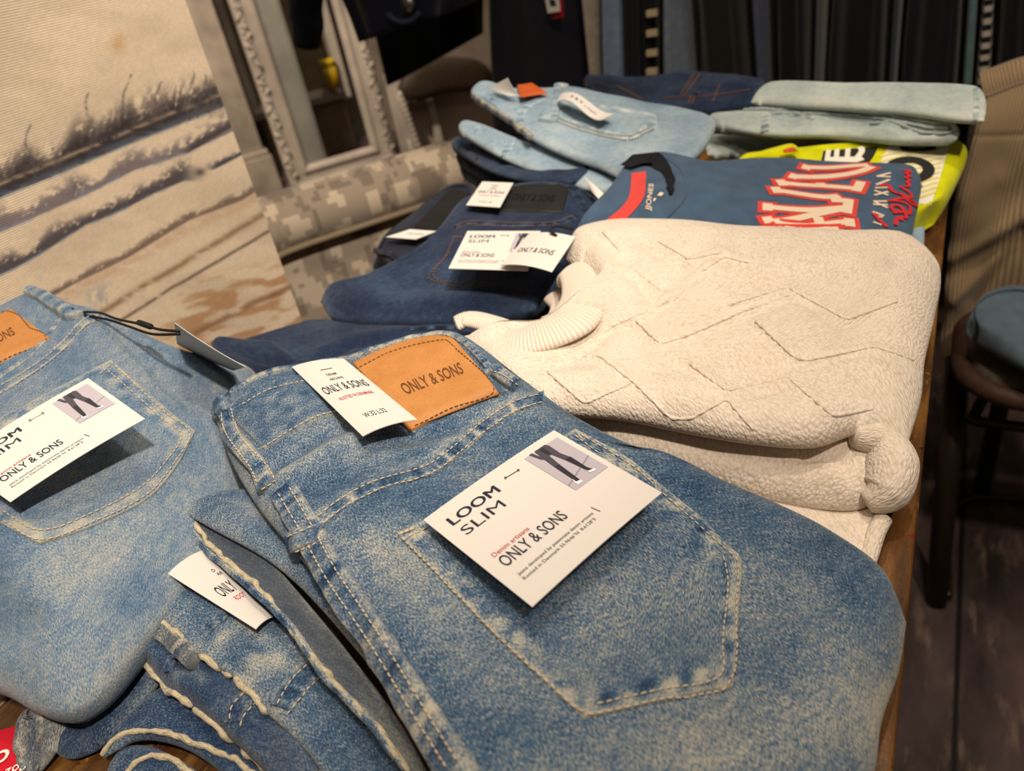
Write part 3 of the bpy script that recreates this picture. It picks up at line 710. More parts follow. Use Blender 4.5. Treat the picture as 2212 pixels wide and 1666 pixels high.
# ------------------------------------------------------------------ front stack, third pair
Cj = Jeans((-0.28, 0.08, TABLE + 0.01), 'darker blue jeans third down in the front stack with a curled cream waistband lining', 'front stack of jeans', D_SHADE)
Cj.body([(246, 1375, .030), (256, 1345, .034), (285, 1320, .036), (420, 1300, .036)], [(420, 1300, .036), (540, 1470, .034), (690, 1640, .034), (860, 1850, .034)],
        [(640, 1830, .028), (740, 1850, .03), (860, 1850, .034)], [(246, 1375, .030), (262, 1400, .028), (310, 1430, .028), (370, 1500, .028), (430, 1540, .028), (490, 1590, .028), (530, 1625, .028), (580, 1680, .028), (640, 1830, .028)],
        up=.006, down=.009, r=.010, step=.0035, seed=27, wr=.0018, lam=.035,
        creases=[([(290, 1380), (380, 1460), (430, 1500)], 14, .003), ([(330, 1370), (420, 1450)], 14, -.003)],
        wear=[([(380, 1470), (420, 1440), (440, 1470)], 12, .5), ([(500, 1530), (560, 1480)], 20, .3)])
Cj.strip('waistband_roll', [(300, 1318), (330, 1350), (380, 1385), (430, 1430)], .010, .006, mat=D_INSIDE, jitter=.4, seed=12)
Cj.strip('waistband_seam', [(362, 1452), (372, 1425), (384, 1408)], .005, .0016, jitter=.3)
Cj.strip('pocket_seam', [(506, 1560), (512, 1530), (545, 1500)], .011, .0014, seed=5, jitter=.3)
Cj.sew([(497, 1556), (502, 1526), (530, 1496)], [(520, 1572), (528, 1542), (556, 1512)])
Cj.cord('waistband_lining', [(250, 1390), (256, 1412), (280, 1428), (305, 1424), (330, 1450), (356, 1484), (380, 1500), (400, 1510), (418, 1526)], .0016, seed=14)
Cj.cord('inseam_binding', [(418, 1530), (460, 1560), (486, 1582), (505, 1606), (530, 1626), (580, 1680)], .0016, seed=16)
Cj.strip('lining_tip', [(244, 1400), (250, 1388), (262, 1400), (256, 1412)], .004, .004, mat=D_MID, jitter=.4, seed=18)
Cj.finish()

# ------------------------------------------------------------------ front stack, bottom pair
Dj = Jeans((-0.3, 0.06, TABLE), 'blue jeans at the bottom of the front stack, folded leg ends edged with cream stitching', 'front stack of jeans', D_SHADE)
Dj.body([(222, 1640, .012), (246, 1585, .014), (346, 1490, .017), (420, 1480, .018)], [(420, 1480, .018), (520, 1620, .018), (700, 1800, .018)],
        [(560, 1850, .012), (630, 1830, .014), (700, 1800, .018)], [(222, 1640, .012), (290, 1600, .016), (366, 1605, .016), (440, 1640, .016), (500, 1700, .014), (560, 1850, .012)],
        up=.005, down=.006, r=.010, step=.0035, seed=29, wr=.0015, lam=.04)
d2 = Dj.body([(232, 1668, .006), (262, 1622, .007), (300, 1612, .008), (340, 1618, .008)], [(340, 1618, .008), (430, 1670, .008), (560, 1800, .008)],
        [(330, 1800, .005), (440, 1830, .006), (560, 1800, .008)], [(232, 1668, .006), (260, 1720, .005), (330, 1800, .005)], name='folded_leg', up=.004, down=.004, r=.007, step=.0035, seed=30, wr=.0015, lam=.03)
Dj.cord('hem_edge', [(225, 1650), (230, 1618), (256, 1592), (288, 1580), (366, 1585), (440, 1615), (508, 1640), (560, 1680)], .0015)
Dj.cord('hem_edge', [(250, 1690), (290, 1655), (320, 1632), (366, 1640), (420, 1676)], .0015, on=[d2.bvh])
Dj.finish()

# ------------------------------------------------------------------ left stack
Lj = Jeans((-0.45, 0.2, TABLE + 0.03), 'light washed jeans at the left edge of the table, on top of the left stack', 'left stack of jeans', D_LIGHT)
l_v0 = [(-210, 880, .118), (-110, 745, .134), (0, 668, .14), (62, 640, .14), (112, 640, .14)]
l_u1 = [(112, 640, .14), (165, 668, .136), (218, 680, .132), (300, 720, .124), (400, 762, .106), (545, 800, .066), (575, 880, .046)]
l_v1 = [(-210, 1420, .05), (-120, 1452, .048), (0, 1490, .044), (70, 1530, .042), (150, 1545, .042), (225, 1495, .044), (310, 1390, .046), (430, 1240, .048), (545, 1085, .045), (575, 880, .046)]
l_u0 = [(-210, 880, .118), (-225, 1180, .085), (-210, 1420, .05)]
lyoke = [(-120, 905), (0, 842), (78, 795), (136, 748), (187, 694), (218, 684)]
Lj.body(l_v0, l_u1, l_v1, l_u0, up=.010, down=.034, r=.030, step=.0035, seed=41, wr=.0014, lam=.08,
        creases=[([(150, 830), (330, 800), (480, 880)], 30, -.001), ([(60, 1330), (30, 1370), (-40, 1380)], 30, -.006), ([(280, 1000), (420, 960), (520, 920)], 40, .0015)],
        wear=[(lyoke, 10, .25), ([(100, 1250), (300, 1180), (420, 1050)], 60, .2), ([(250, 840), (400, 850), (520, 900)], 50, .22), ([(60, 1400), (200, 1400)], 90, .10)])
Lj.strip('yoke_seam', lyoke, .009, .0012, jitter=.3, seed=3)
Lj.sew(offset_line(lyoke, -6), offset_line(lyoke, 6))
Lj.strip('waistband_seam', [(-150, 925), (0, 815), (60, 772), (105, 725), (128, 690)], .004, .001)
Lj.strip('belt_loop', [(68, 636), (88, 640), (110, 655), (135, 672), (160, 688), (172, 678)], .010, .006, jitter=.3, seed=4, taper=([0, .5, .8, 1], [.9, 1, 1, 1.15]))
Lj.pocket([(-160, 1000), (0, 905), (242, 778)], [(242, 778), (300, 830), (363, 885), (423, 932)], [(86, 1178), (210, 1135), (325, 1076), (385, 1005), (423, 932)], [(-160, 1000), (-80, 1090), (0, 1132), (86, 1178)], seed=6)
Lj.sew([(248, 790), (360, 895), (410, 936), (376, 1000), (318, 1068), (205, 1126), (86, 1166), (0, 1120)], [(232, 800), (300, 860), (350, 905), (392, 940), (360, 995), (305, 1052), (200, 1108), (86, 1146), (0, 1100)], [(215, 810), (248, 782)])
pv, pf, puv, pe = panel(Lj.b, [(-130, 745), (-40, 695), (22, 667)], [(22, 667), (66, 700), (109, 733)], [(-40, 810), (20, 778), (109, 733)], [(-130, 745), (-85, 778), (-40, 810)], .0022, .004, .0008)
patch = mk('leather_patch', pv, pf, M_PATCH, Lj.t, puv, label='tan leather patch'); pb = [BVHTree.FromPolygons(pv.tolist(), pf)]
dv, df = decal(pb, 'ONLY & SONS', [(-95, 762), (24, 706), (34, 722), (-82, 780)], .0003, .01); mk('patch_lettering', dv, df, M_PATCHINK, patch, smooth=False)
v, f = join(stitches(pb, [(-30, 698), (20, 673), (100, 732), (20, 772), (-35, 800)], rad=.0003, length=.0022)); mk('patch_stitching', v, f, M_PATCHTHREAD, patch)
loom_card(Lj, px_card((-100, 998, .136), (191, 818, .144), (314, 906, .126), (23, 1086, .118)), .002)
# swing tag on a black cord, standing on its edge
Lj.finish()
sw = Card([P(378, 697, .152), P(531, 792, .112), P(505, 800, .085), P(383, 742, .112)], .001, 'swing_tag', M_CARDBACK, Lj.t)
c1 = [P(172, 674, .140), P(215, 676, .146), P(255, 690, .149), P(302, 700, .150), P(345, 712, .150), P(388, 716, .149)]
c2 = [P(170, 680, .138), P(230, 690, .142), P(280, 706, .145), P(330, 722, .146), P(388, 722, .148)]
ctr = P(312, 702, .150)
mk('tag_cord', *join([tube(catmull(c1, 30), .0009, 6), tube(catmull(c2, 30), .0009, 6), tube([P(300, 697, .150), P(326, 706, .150)], .002, 8)]), M_CORD, Lj.t)

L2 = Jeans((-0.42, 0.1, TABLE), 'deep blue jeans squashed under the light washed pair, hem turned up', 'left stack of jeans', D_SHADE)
L2.body([(120, 1440, .020), (240, 1380, .022), (340, 1420, .022)], [(340, 1420, .022), (352, 1460, .02), (300, 1530, .016), (225, 1610, .010)], [(90, 1600, .006), (150, 1640, .006), (225, 1610, .010)], [(120, 1440, .020), (100, 1520, .012), (90, 1600, .006)],
        up=.005, down=.006, r=.010, step=.004, seed=43, wr=.002, lam=.03)
h1 = L2.body([(55, 1545, .012), (100, 1535, .016), (150, 1545, .014)], [(150, 1545, .014), (135, 1600, .010), (106, 1648, .006)], [(50, 1668, .002), (80, 1672, .004), (106, 1648, .006)], [(55, 1545, .012), (42, 1605, .006), (50, 1668, .002)],
        name='turned_hem', mat=D_INSIDE, up=.004, down=.003, r=.008, step=.003, seed=44, creases=[([(72, 1560), (70, 1610), (76, 1650)], 12, -.007), ([(120, 1570), (100, 1630)], 10, .002)], dark=[([(72, 1560), (70, 1620), (76, 1650)], 12, .5)])  # dark line paints shade into the groove of the hem
L2.strip('hem_edge', [(60, 1535), (45, 1600), (42, 1630), (55, 1664)], .005, .003, on=[h1.bvh], mat=D_INSIDE, jitter=.3)
L2.strip('hem_edge', [(92, 1545), (88, 1590), (80, 1630), (84, 1662)], .005, .003, on=[h1.bvh], mat=D_INSIDE, jitter=.3)
L2.finish()

# ------------------------------------------------------------------ dark stack in the middle
grp = 'dark jeans in the middle stack'
M1 = Jeans((-0.38, 0.55, TABLE + 0.04), 'indigo jeans with black patch and two white cards, rolled thigh toward the viewer', grp, D_NAVY)
M1.body([(985, 455, .078), (1040, 420, .082), (1110, 400, .085), (1230, 400, .082), (1300, 440, .066)], [(1300, 440, .066), (1265, 520, .062), (1215, 600, .058), (1150, 672, .050)],
        [(692, 652, .046), (725, 688, .040), (900, 698, .038), (1050, 690, .040), (1150, 672, .050)], [(985, 455, .078), (900, 545, .074), (790, 598, .064), (712, 618, .056), (692, 652, .046)],
        up=.008, down=.024, r=.024, step=.004, seed=51, wr=.0018, lam=.06,
        creases=[([(800, 600), (950, 620), (1120, 600)], 24, -.002), ([(760, 640), (940, 640), (1130, 620)], 18, .002)], wear=[([(820, 610), (950, 580), (1080, 600)], 40, .25), ([(840, 640), (1000, 640)], 26, .25)])
M1.strip('yoke_seam', [(985, 492), (1010, 482), (1110, 485), (1200, 484), (1240, 470)], .008, .001, jitter=.3)
M1.sew([(988, 488), (1010, 479), (1110, 482), (1200, 480), (1238, 466)], [(985, 496), (1012, 486), (1110, 489), (1200, 488)], rad=.0006); 
M1.sew([(981, 512), (962, 555), (925, 599), (955, 612), (987, 619), (1050, 610), (1116, 591)], [(972, 545), (936, 596), (988, 613), (1050, 604)], rad=.0006)
M1.sew([(980, 513), (1000, 513)], rad=.001)
pv, pf, puv, pe = panel(M1.b, [(1098, 398), (1232, 400)], [(1232, 400), (1215, 462)], [(1070, 458), (1215, 462)], [(1098, 398), (1070, 458)], .002, .005, .0008)
patch = mk('leather_patch', pv, pf, M_BLACKPATCH, M1.t, puv, label='black leather patch'); pb = [BVHTree.FromPolygons(pv.tolist(), pf)]
dv, df = decal(pb, 'ONLY & SONS', [(1112, 418), (1202, 421), (1195, 436), (1104, 432)], .0003, .01); mk('patch_lettering', dv, df, M_BLACKDEBOSS, patch, smooth=False)
brand_card(M1, px_card((1042, 393, .098), (1109, 396, .098), (1080, 449, .094), (1007, 444, .094)))
M1.strip('belt_loop', [(1232, 408), (1250, 432), (1262, 455)], .009, .004, jitter=.3)
M1.strip('waistband_rim', [(1040, 424), (1110, 404), (1230, 404), (1290, 436)], .005, .002)
loom_card(M1, px_card((1010, 500, .092), (1168, 500, .091), (1140, 586, .086), (969, 581, .086)))
ac = Card(px_card((1142, 507, .096), (1243, 513, .098), (1192, 589, .094), (1081, 574, .0905)), .003, 'swing_tag', M_CARD, M1.t)
ac.add('card_lettering', [ac.write('ONLY & SONS', .12, .84, .62, .14, .01)], M_INK)
mk('tag_cord', *tube(catmull([ac.at(.68, .10, .001), ac.at(.55, .06, .004), ac.at(.60, -.03, .006), ac.at(.9, -.15, .002)], 14), .0012, 6), M_CORD, M1.t)
M1.sew(on=None, *[[(1020, 640), (1080, 640)]], rad=.0002)
M1.finish(T_TAN)

M2 = Jeans((-0.5, 0.56, TABLE + 0.03), 'raw navy jeans with a slanting black patch, sticking out left beneath the indigo pair', grp, D_INK)
M2.body([(880, 490, .058), (930, 440, .062), (975, 405, .064), (1030, 405, .064)], [(1030, 405, .064), (1010, 500, .060), (960, 590, .056)], [(812, 548, .050), (870, 585, .050), (960, 590, .056)], [(880, 490, .058), (835, 512, .055), (812, 548, .050)],
        up=.008, down=.016, r=.014, step=.004, seed=53, wr=.0016, lam=.05)
pv, pf, puv, pe = panel(M2.b, [(974, 410), (1016, 418)], [(1016, 418), (985, 470), (945, 503)], [(895, 492), (945, 503)], [(974, 410), (930, 455), (895, 492)], .002, .005, .0008)
mk('leather_patch', pv, pf, M_BLACKPATCH, M2.t, puv, label='black leather patch')
c = Card(px_card((886, 496, .073), (943, 500, .073), (898, 518, .070), (833, 513, .068)), 0, 'size_tag', M_CARD, M2.t); c.add('card_lettering', [c.write('ONLY & SONS', .3, .9, .5, .12, .006)], M_GREYINK)
M2.strip('waistband_edge', [(814, 542), (850, 555), (876, 578)], .006, .003, jitter=.3)
M2.finish()
M3 = Jeans((-0.5, 0.53, TABLE + 0.01), 'near-black jeans folded under the navy pair in the middle stack', grp, D_INK)
M3.body([(822, 545, .034), (900, 500, .036), (1000, 480, .036)], [(1000, 480, .036), (980, 560, .034), (940, 620, .030)], [(806, 590, .026), (860, 610, .026), (940, 620, .030)], [(822, 545, .034), (808, 565, .03), (806, 590, .026)], up=.005, down=.020, r=.012, step=.005, seed=54, wr=.0016, lam=.05)
M4 = Jeans((-0.48, 0.42, TABLE), 'wide dark blue jeans lying flat on the table in front of the indigo roll', grp, D_NAVY)
M4.body([(680, 702, .022), (790, 702, .024), (1000, 690, .024), (1120, 690, .024)], [(1120, 690, .024), (1150, 760, .022), (1160, 850, .022)], [(520, 815, .024), (700, 860, .02), (950, 880, .022), (1160, 850, .022)], [(680, 702, .022), (590, 726, .03), (500, 760, .03), (520, 815, .024)],
        up=.010, down=.017, r=.016, step=.004, seed=55, wr=.0016, lam=.05,
        creases=[([(690, 775), (760, 740), (850, 725), (960, 722)], 9, -.008), ([(690, 760), (770, 730), (870, 716)], 10, .003)], wear=[([(600, 750), (700, 725)], 40, .2)])
M4.body([(455, 742, .045), (475, 731, .048), (520, 735, .046), (590, 740, .04)], [(590, 740, .04), (640, 775, .034), (700, 810, .02)], [(500, 790, .032), (600, 840, .026), (700, 830, .02)], [(455, 742, .045), (470, 765, .038), (500, 790, .032)],
        name='folded_leg', up=.006, down=.012, r=.012, step=.004, seed=56, wr=.001, lam=.04, creases=[([(480, 748), (560, 775), (640, 800)], 8, -.005)])
M4.strip('leg_seam', [(880, 712), (950, 708), (1010, 712)], .004, .001)

# ------------------------------------------------------------------ cream jumpers
zig = [[(1630, 691), (1718, 773), (1740, 779), (1822, 762), (1888, 749), (1931, 762), (1975, 779)], [(1373, 691), (1427, 743), (1493, 721), (1592, 677), (1707, 636)],
       [(1488, 784), (1570, 844), (1641, 828), (1701, 812), (1800, 899), (1888, 883)], [(1148, 779), (1296, 768), (1373, 828), (1449, 905), (1493, 905), (1570, 861), (1630, 932)],
       [(1181, 801), (1263, 872), (1362, 828)], [(1362, 576), (1433, 631), (1471, 614), (1564, 554), (1619, 568)], [(1301, 499), (1340, 543)], [(1570, 660), (1700, 620), (1830, 690), (1940, 650)],
       [(1240, 760), (1330, 700), (1470, 640)], [(1420, 520), (1490, 560), (1560, 545)]]
K1 = thing('folded_jumper', (-0.12, 0.45, TABLE + 0.03), 'cream cable-knit crew-neck jumper folded on the right edge of the table', 'jumper', 'cream jumpers')
def knit_slab(t, name, *a, **k):
    s = Slab(*a, **k); s.build(name, M_KNIT, t); return s
k_top = knit_slab(K1, 'body', [(1222, 560, .082), (1245, 505, .088), (1310, 488, .09), (1420, 485, .09), (1600, 498, .085), (1800, 510, .075), (1940, 512, .065), (2005, 545, .055)],
    [(2005, 545, .055), (2032, 590, .048), (2018, 690, .045), (1998, 780, .045), (1990, 860, .043), (1962, 960, .042)],
    [(1120, 850, .070), (1200, 884, .066), (1350, 900, .062), (1500, 930, .058), (1640, 952, .055), (1760, 958, .052), (1860, 930, .050), (1962, 960, .042)],
    [(1222, 560, .082), (1290, 640, .082), (1230, 705, .078), (1120, 745, .072), (1000, 750, .064), (1040, 800, .068), (1120, 850, .070)],
    up=.016, down=.014, r=.034, step=.0028, seed=61, wr=.0022, lam=.07,
    creases=[(z, 9, .0014) for z in zig] + [([(q[0] - 8, q[1] + 13) for q in z], 10, -.0022) for z in zig] +
            [([(1620, 470), (1500, 560), (1430, 640), (1250, 740)], 34, -.004), ([(1560, 545), (1480, 620), (1330, 720)], 30, .003), ([(1700, 545), (1900, 560)], 24, .003), ([(1380, 505), (1470, 560)], 20, -.004), ([(1330, 530), (1420, 640)], 18, -.003)])
k_low = knit_slab(K1, 'folded_back', [(1200, 880, .040), (1400, 900, .036), (1640, 940, .032), (1900, 940, .03)], [(1900, 940, .03), (1938, 965, .03), (1946, 1030, .024), (1890, 1086, .016)],
    [(1230, 930, .036), (1380, 990, .030), (1560, 1048, .022), (1700, 1085, .017), (1830, 1100, .015), (1890, 1086, .016)], [(1200, 880, .040), (1205, 905, .038), (1230, 930, .036)],
    up=.012, down=.010, r=.018, step=.0028, seed=62, wr=.0018, lam=.04, creases=[([(1300, 950), (1500, 1000), (1720, 1040), (1800, 1030)], 14, .002), ([(1260, 915), (1500, 965), (1700, 1000)], 10, -.002), ([(1740, 975), (1820, 980), (1850, 1040)], 16, -.006)])
roll = catmull([P(1845, 945, .046), P(1888, 950, .042), P(1920, 985, .036), P(1924, 1030, .030), P(1908, 1068, .024), P(1872, 1088, .020)], 40)
v, f = tube(roll, np.interp(np.linspace(0, 1, 40), [0, .2, .5, .8, 1], [.006, .012, .015, .013, .006]), 20)
mk('rolled_edge', v, f, M_KNIT, K1, tube_uv(roll, 20, .017))
kb = [k_top.bvh]; cords = []
for z in zig:
    z = [tuple(np.array(a_)*(1-t_) + np.array(b_)*t_) for a_, b_ in zip(z[:-1], z[1:]) for t_ in np.linspace(0, 1, 8, endpoint=False)] + [z[-1]]
    p, n, _, _ = lay(kb, z, .002, 2); r = .00115*(1 + .25*wob(p, .005, 3)); r[[0, -1]] *= .2; cords.append(tube(p - n*.0002, r, 7))
for c_ in cords: mk('raised_stitch_line', *c_, M_KNIT, K1, np.stack([np.linspace(0, .1, len(c_[0])), np.linspace(0, .02, len(c_[0]))], 1))
# crew neck
def flat_tube(path, w, h, n=18):
    path = np.asarray(path, float); t = np.gradient(path, axis=0); t /= np.linalg.norm(t, axis=1)[:, None]; up = np.array([0, 0, 1.0]); V = []
    w = np.broadcast_to(np.asarray(w, float), (len(path),)); h = np.broadcast_to(np.asarray(h, float), (len(path),))
    for i in range(len(path)):
        s = np.cross(up, t[i]); s /= np.linalg.norm(s) + 1e-9; b = np.cross(t[i], s)
        for k in range(n):
            a = 2*math.pi*k/n; V.append(path[i] + s*math.cos(a)*w[i]/2 + b*math.sin(a)*h[i]/2)
    return np.array(V), grid_faces(n, len(path), wrap=True) + [tuple(range(n))[::-1], tuple(range((len(path)-1)*n, len(path)*n))]
neck = catmull([P(1212, 606, .076), P(1242, 588, .084), P(1262, 612, .086), P(1262, 655, .085), P(1225, 700, .083), P(1140, 735, .078), P(1060, 750, .072), P(995, 745, .066)], 90)
v, f = flat_tube(neck, np.interp(np.linspace(0, 1, 90), [0, .1, .5, .9, 1], [.022, .034, .042, .036, .026]), np.interp(np.linspace(0, 1, 90), [0, .1, .9, 1], [.010, .015, .015, .010]))
mk('ribbed_neckband', v, f, M_RIBCOLLAR, K1, tube_uv(neck, 18, .012))
back = catmull([P(985, 700, .058), P(1010, 690, .060), P(1060, 700, .060), P(1110, 718, .058)], 30); v, f = flat_tube(back, .022, .010); mk('back_neckband', v, f, M_RIBCOLLAR, K1, tube_uv(back, 18, .010))
inn = catmull([P(1205, 640, .062), P(1222, 660, .062), P(1210, 690, .060), P(1180, 705, .058)], 24); v, f = flat_tube(inn, .026, .012); mk('inner_neckband', v, f, M_RIBCOLLAR, K1, tube_uv(inn, 18, .012))
K2 = thing('folded_jumper', (-0.08, 0.34, TABLE), 'flatter cream jumper beneath the crew-neck jumper, corner showing by the jeans', 'jumper', 'cream jumpers')
knit_slab(K2, 'body', [(1250, 900, .018), (1500, 900, .016), (1850, 950, .012), (1925, 985, .010)], [(1925, 985, .010), (1915, 1100, .008), (1893, 1190, .006)], [(1450, 1040, .014), (1600, 1110, .012), (1760, 1190, .009), (1880, 1260, .005), (1893, 1190, .006)], [(1250, 900, .018), (1350, 970, .016), (1450, 1040, .014)],
    up=.003, down=.006, r=.008, step=.004, seed=63, wr=.001, lam=.04)
hem = catmull([P(1908, 1120, .012), P(1893, 1150, .010), P(1880, 1190, .007), P(1865, 1235, .006)], 30); v, f = flat_tube(hem, .010, .009); mk('hem', v, f, M_KNIT, K2, tube_uv(hem, 18, .006))

# ------------------------------------------------------------------ T-shirts
T1 = thing('folded_tshirt', (-0.15, 0.72, TABLE + 0.04), 'steel-blue T-shirt with coral college lettering, folded behind the cream jumper', 'T-shirt', 'folded T-shirts')
ts = Slab([(1352, 366, .094), (1397, 334, .098), (1456, 340, .099), (1529, 357, .093), (1612, 351, .087), (1749, 354, .075), (1909, 360, .066), (1975, 362, .062)], [(1975, 362, .062), (1990, 395, .058), (1984, 440, .054), (1968, 520, .051)],
          [(1240, 512, .076), (1400, 508, .078), (1600, 518, .072), (1800, 528, .062), (1968, 520, .051)], [(1352, 366, .094), (1310, 420, .093), (1262, 470, .087), (1240, 512, .076)],
          up=.008, down=.014, r=.012, step=.0035, seed=71, wr=.0014, lam=.07, creases=[([(1395, 350), (1432, 362), (1450, 390), (1447, 425)], 7, -.004), ([(1470, 372), (1485, 410), (1460, 452), (1410, 475)], 8, .0012), ([(1500, 440), (1600, 420), (1700, 425)], 30, -.0012)])
ts.build('body', M_TEE, T1); tb_ = [ts.bvh]
def onto(bvhs, polys, lift):
    """filled pixel polygons laid on a surface, thin quads cut small enough to follow it"""
    out = []
    for q in polys:
        pts = [hit(bvhs, *p) for p in q]; out.append((np.array([p + n*lift for p, n in pts]), [tuple(range(len(q)))]))
    return join(out)
def stroke(bvhs, line, width, lift, step=.004, ext=0.0):
    p, nn, t, L = lay(bvhs, line, step, 1); p = np.vstack([p[0] - t[0]*ext, p, p[-1] + t[-1]*ext]) if ext else p; nn, t = (np.vstack([x[:1], x, x[-1:]]) if ext else x for x in (nn, t)); s = np.cross(nn, t); w = np.broadcast_to(width, (len(p),))
    V = np.stack([p - s*w[:, None]/2 + nn*lift, p + s*w[:, None]/2 + nn*lift], 1).reshape(-1, 3); return V, [(2*i, 2*i+1, 2*i+3, 2*i+2) for i in range(len(p)-1)]
def cx(*pts):                                  # points read from an enlarged view of the shirt print
    return [(1550 + x*580/2212, 300 + y*580/2212) for x, y in pts]
core = [cx((430, 430), (1000, 490)) if False else cx((480, 430), (700, 465), (880, 488), (1000, 480)), cx((470, 405), (500, 455)), cx((510, 345), (545, 395)), cx((530, 370), (700, 388), (850, 395), (1080, 412), (1160, 420)), cx((840, 372), (870, 405)),
        cx((1180, 360), (1140, 440)), cx((640, 300), (610, 335)), cx((650, 320), (850, 322), (1060, 300), (1200, 268), (1270, 235)), cx((740, 225), (720, 260)), cx((740, 242), (900, 246), (1120, 230), (1240, 222)),
        cx((410, 540), (410, 600)), cx((440, 572), (640, 590), (800, 595), (1060, 575)), cx((1080, 505), (1060, 620)), cx((930, 512), (1080, 520)),
        cx((400, 650), (430, 700)), cx((430, 680), (560, 725), (760, 730), (940, 705), (1080, 690)), cx((470, 690), (620, 670), (800, 630), (1060, 575)), cx((820, 650), (850, 725)), cx((1080, 665), (1090, 730)), cx((410, 745), (450, 800)), cx((440, 770), (700, 775), (1000, 760))]
mk('lettering_border', *join([stroke(tb_, c, .0165, .0006, ext=.004) for c in core]), M_TEERED, T1, smooth=False, label='coral outline of the college lettering')
mk('lettering', *join([stroke(tb_, c, .0085, .0011) for c in core]), M_TEECREAM, T1, smooth=False, label='cream college lettering')
small = [cx((1310, 315), (1425, 285)), cx((1310, 315), (1425, 318)), cx((1360, 302), (1365, 318)), cx((1305, 385), (1415, 340)), cx((1290, 470), (1405, 440)), cx((1290, 430), (1405, 470)), cx((1285, 520), (1395, 520)), cx((1285, 520), (1400, 575)), cx((1280, 545), (1400, 550)),
         cx((1275, 605), (1370, 640)), cx((1280, 690), (1350, 715)), cx((1300, 640), (1360, 650)), cx((1295, 410), (1410, 405))]
mk('small_lettering', *join([stroke(tb_, c, .0028, .0008) for c in small]), M_TEECREAM, T1, smooth=False)
scr = [cx((1280, 620), (1340, 690), (1390, 735)), cx((1460, 720), (1480, 650), (1530, 700), (1490, 640), (1560, 670), (1520, 600), (1450, 610), (1420, 560), (1500, 560), (1560, 640), (1580, 560), (1480, 520), (1400, 520)), cx((1340, 400), (1400, 380), (1440, 450), (1520, 460), (1560, 500), (1600, 470), (1540, 430), (1500, 400)),
       cx((1520, 470), (1580, 540), (1640, 560)), cx((1540, 400), (1600, 400), (1540, 360), (1600, 350), (1530, 330), (1600, 310), (1530, 300), (1600, 270), (1530, 270)), cx((1420, 520), (1500, 500), (1580, 500), (1620, 530)), cx((1440, 620), (1500, 610), (1560, 620))]
mk('script_print', *join([stroke(tb_, c, .0036, .0014) for c in scr]), M_SCRIPT, T1, smooth=False)
hole = [(1352, 366), (1385, 352), (1412, 356), (1436, 372), (1449, 395), (1446, 425)]
mk('neck_tape', *join([stroke(tb_, [(1380, 374), (1379, 400), (1374, 430), (1352, 458), (1322, 485)], .014, .001)]), M_TEERED, T1, smooth=False)
ns = lay(tb_, [(1400, 338), (1440, 344), (1470, 366), (1483, 402), (1476, 430), (1456, 456), (1430, 478)], .003, 3); mk('neckband_seam', *tube(ns[0], .0016, 8), M_TEE, T1)
mk('neck_opening_shade', *join([stroke(tb_, hole, np.interp(np.linspace(0, 1, len(lay(tb_, hole, .004, 1)[0])), [0, .2, .5, 1], [.020, .034, .014, .005]), .0035)]), M_TEESHADE, T1, smooth=False)  # near-black strip paints the shade inside the neck hole
dv, df = decal(tb_, 'JJONES', [(1393, 455), (1402, 398), (1412, 400), (1404, 458)], .0012, .012); mk('size_print', dv, df, M_TEECREAM, T1, smooth=False)
mk('print_rule', *join([stroke(tb_, [(1424, 425), (1430, 418)], .004, .001), stroke(tb_, [(1412, 436), (1416, 430)], .002, .001)]), M_TEECREAM, T1, smooth=False)
LB = thing('folded_tshirt', (-0.02, 0.68, TABLE), 'pale blue T-shirt peeping out under the steel-blue T-shirt', 'T-shirt', 'folded T-shirts')
Slab([(1700, 430, .016), (1900, 430, .014), (1985, 452, .012)], [(1985, 452, .012), (1996, 480, .011), (1996, 540, .010)], [(1700, 560, .014), (1900, 560, .012), (1996, 540, .010)], [(1700, 430, .016), (1690, 500, .015), (1700, 560, .014)], up=.004, down=.010, r=.01, step=.006, seed=72).build('body', M_LIGHTBLUE, LB)
Y1 = thing('folded_tshirt', (-0.1, 0.85, TABLE), 'neon yellow T-shirt with black and white graphic panels near the far right corner', 'T-shirt', 'folded T-shirts')
ys = Slab([(1597, 342, .058), (1712, 328, .060), (1785, 320, .062), (1900, 314, .062), (2050, 311, .058)], [(2050, 311, .058), (2082, 318, .052), (2090, 338, .047), (2066, 395, .036), (2036, 445, .026), (2008, 470, .018)],
          [(1600, 420, .040), (1800, 470, .028), (1960, 490, .020), (2008, 470, .018)], [(1597, 342, .058), (1590, 375, .05), (1600, 420, .040)],
          up=.008, down=.016, r=.012, step=.004, seed=73, wr=.0014, lam=.06, creases=[([(1880, 470), (1990, 460), (2030, 440)], 14, .003), ([(1960, 455), (2020, 420)], 10, -.002)])
ys.build('body', M_YELLOW, Y1); yb = [ys.bvh]
Slab([(1600, 344, .068), (1650, 326, .072), (1708, 311, .074)], [(1708, 311, .074), (1722, 318, .072), (1728, 328, .069)], [(1620, 346, .066), (1680, 340, .067), (1728, 328, .069)], [(1600, 344, .068), (1608, 347, .067), (1620, 346, .066)], up=.003, down=.003, r=.006, step=.004, seed=74).build('neckband', M_YELLOW, Y1)
Slab([(1690, 326, .075), (1712, 320, .0765)], [(1712, 320, .0765), (1724, 326, .074)], [(1694, 330, .074), (1724, 326, .074)], [(1690, 326, .075), (1694, 330, .074)], up=.001, down=.001, r=.002, step=.003, seed=75).build('neck_label', plain('orange_label', (214, 90, 40)), Y1)
def pan(name, v0, u1, v1, u0, h, mat):
    v, f, uv, e = panel(yb, v0, u1, v1, u0, h, .005, .0004); return mk(name, v, f, mat, Y1, uv)
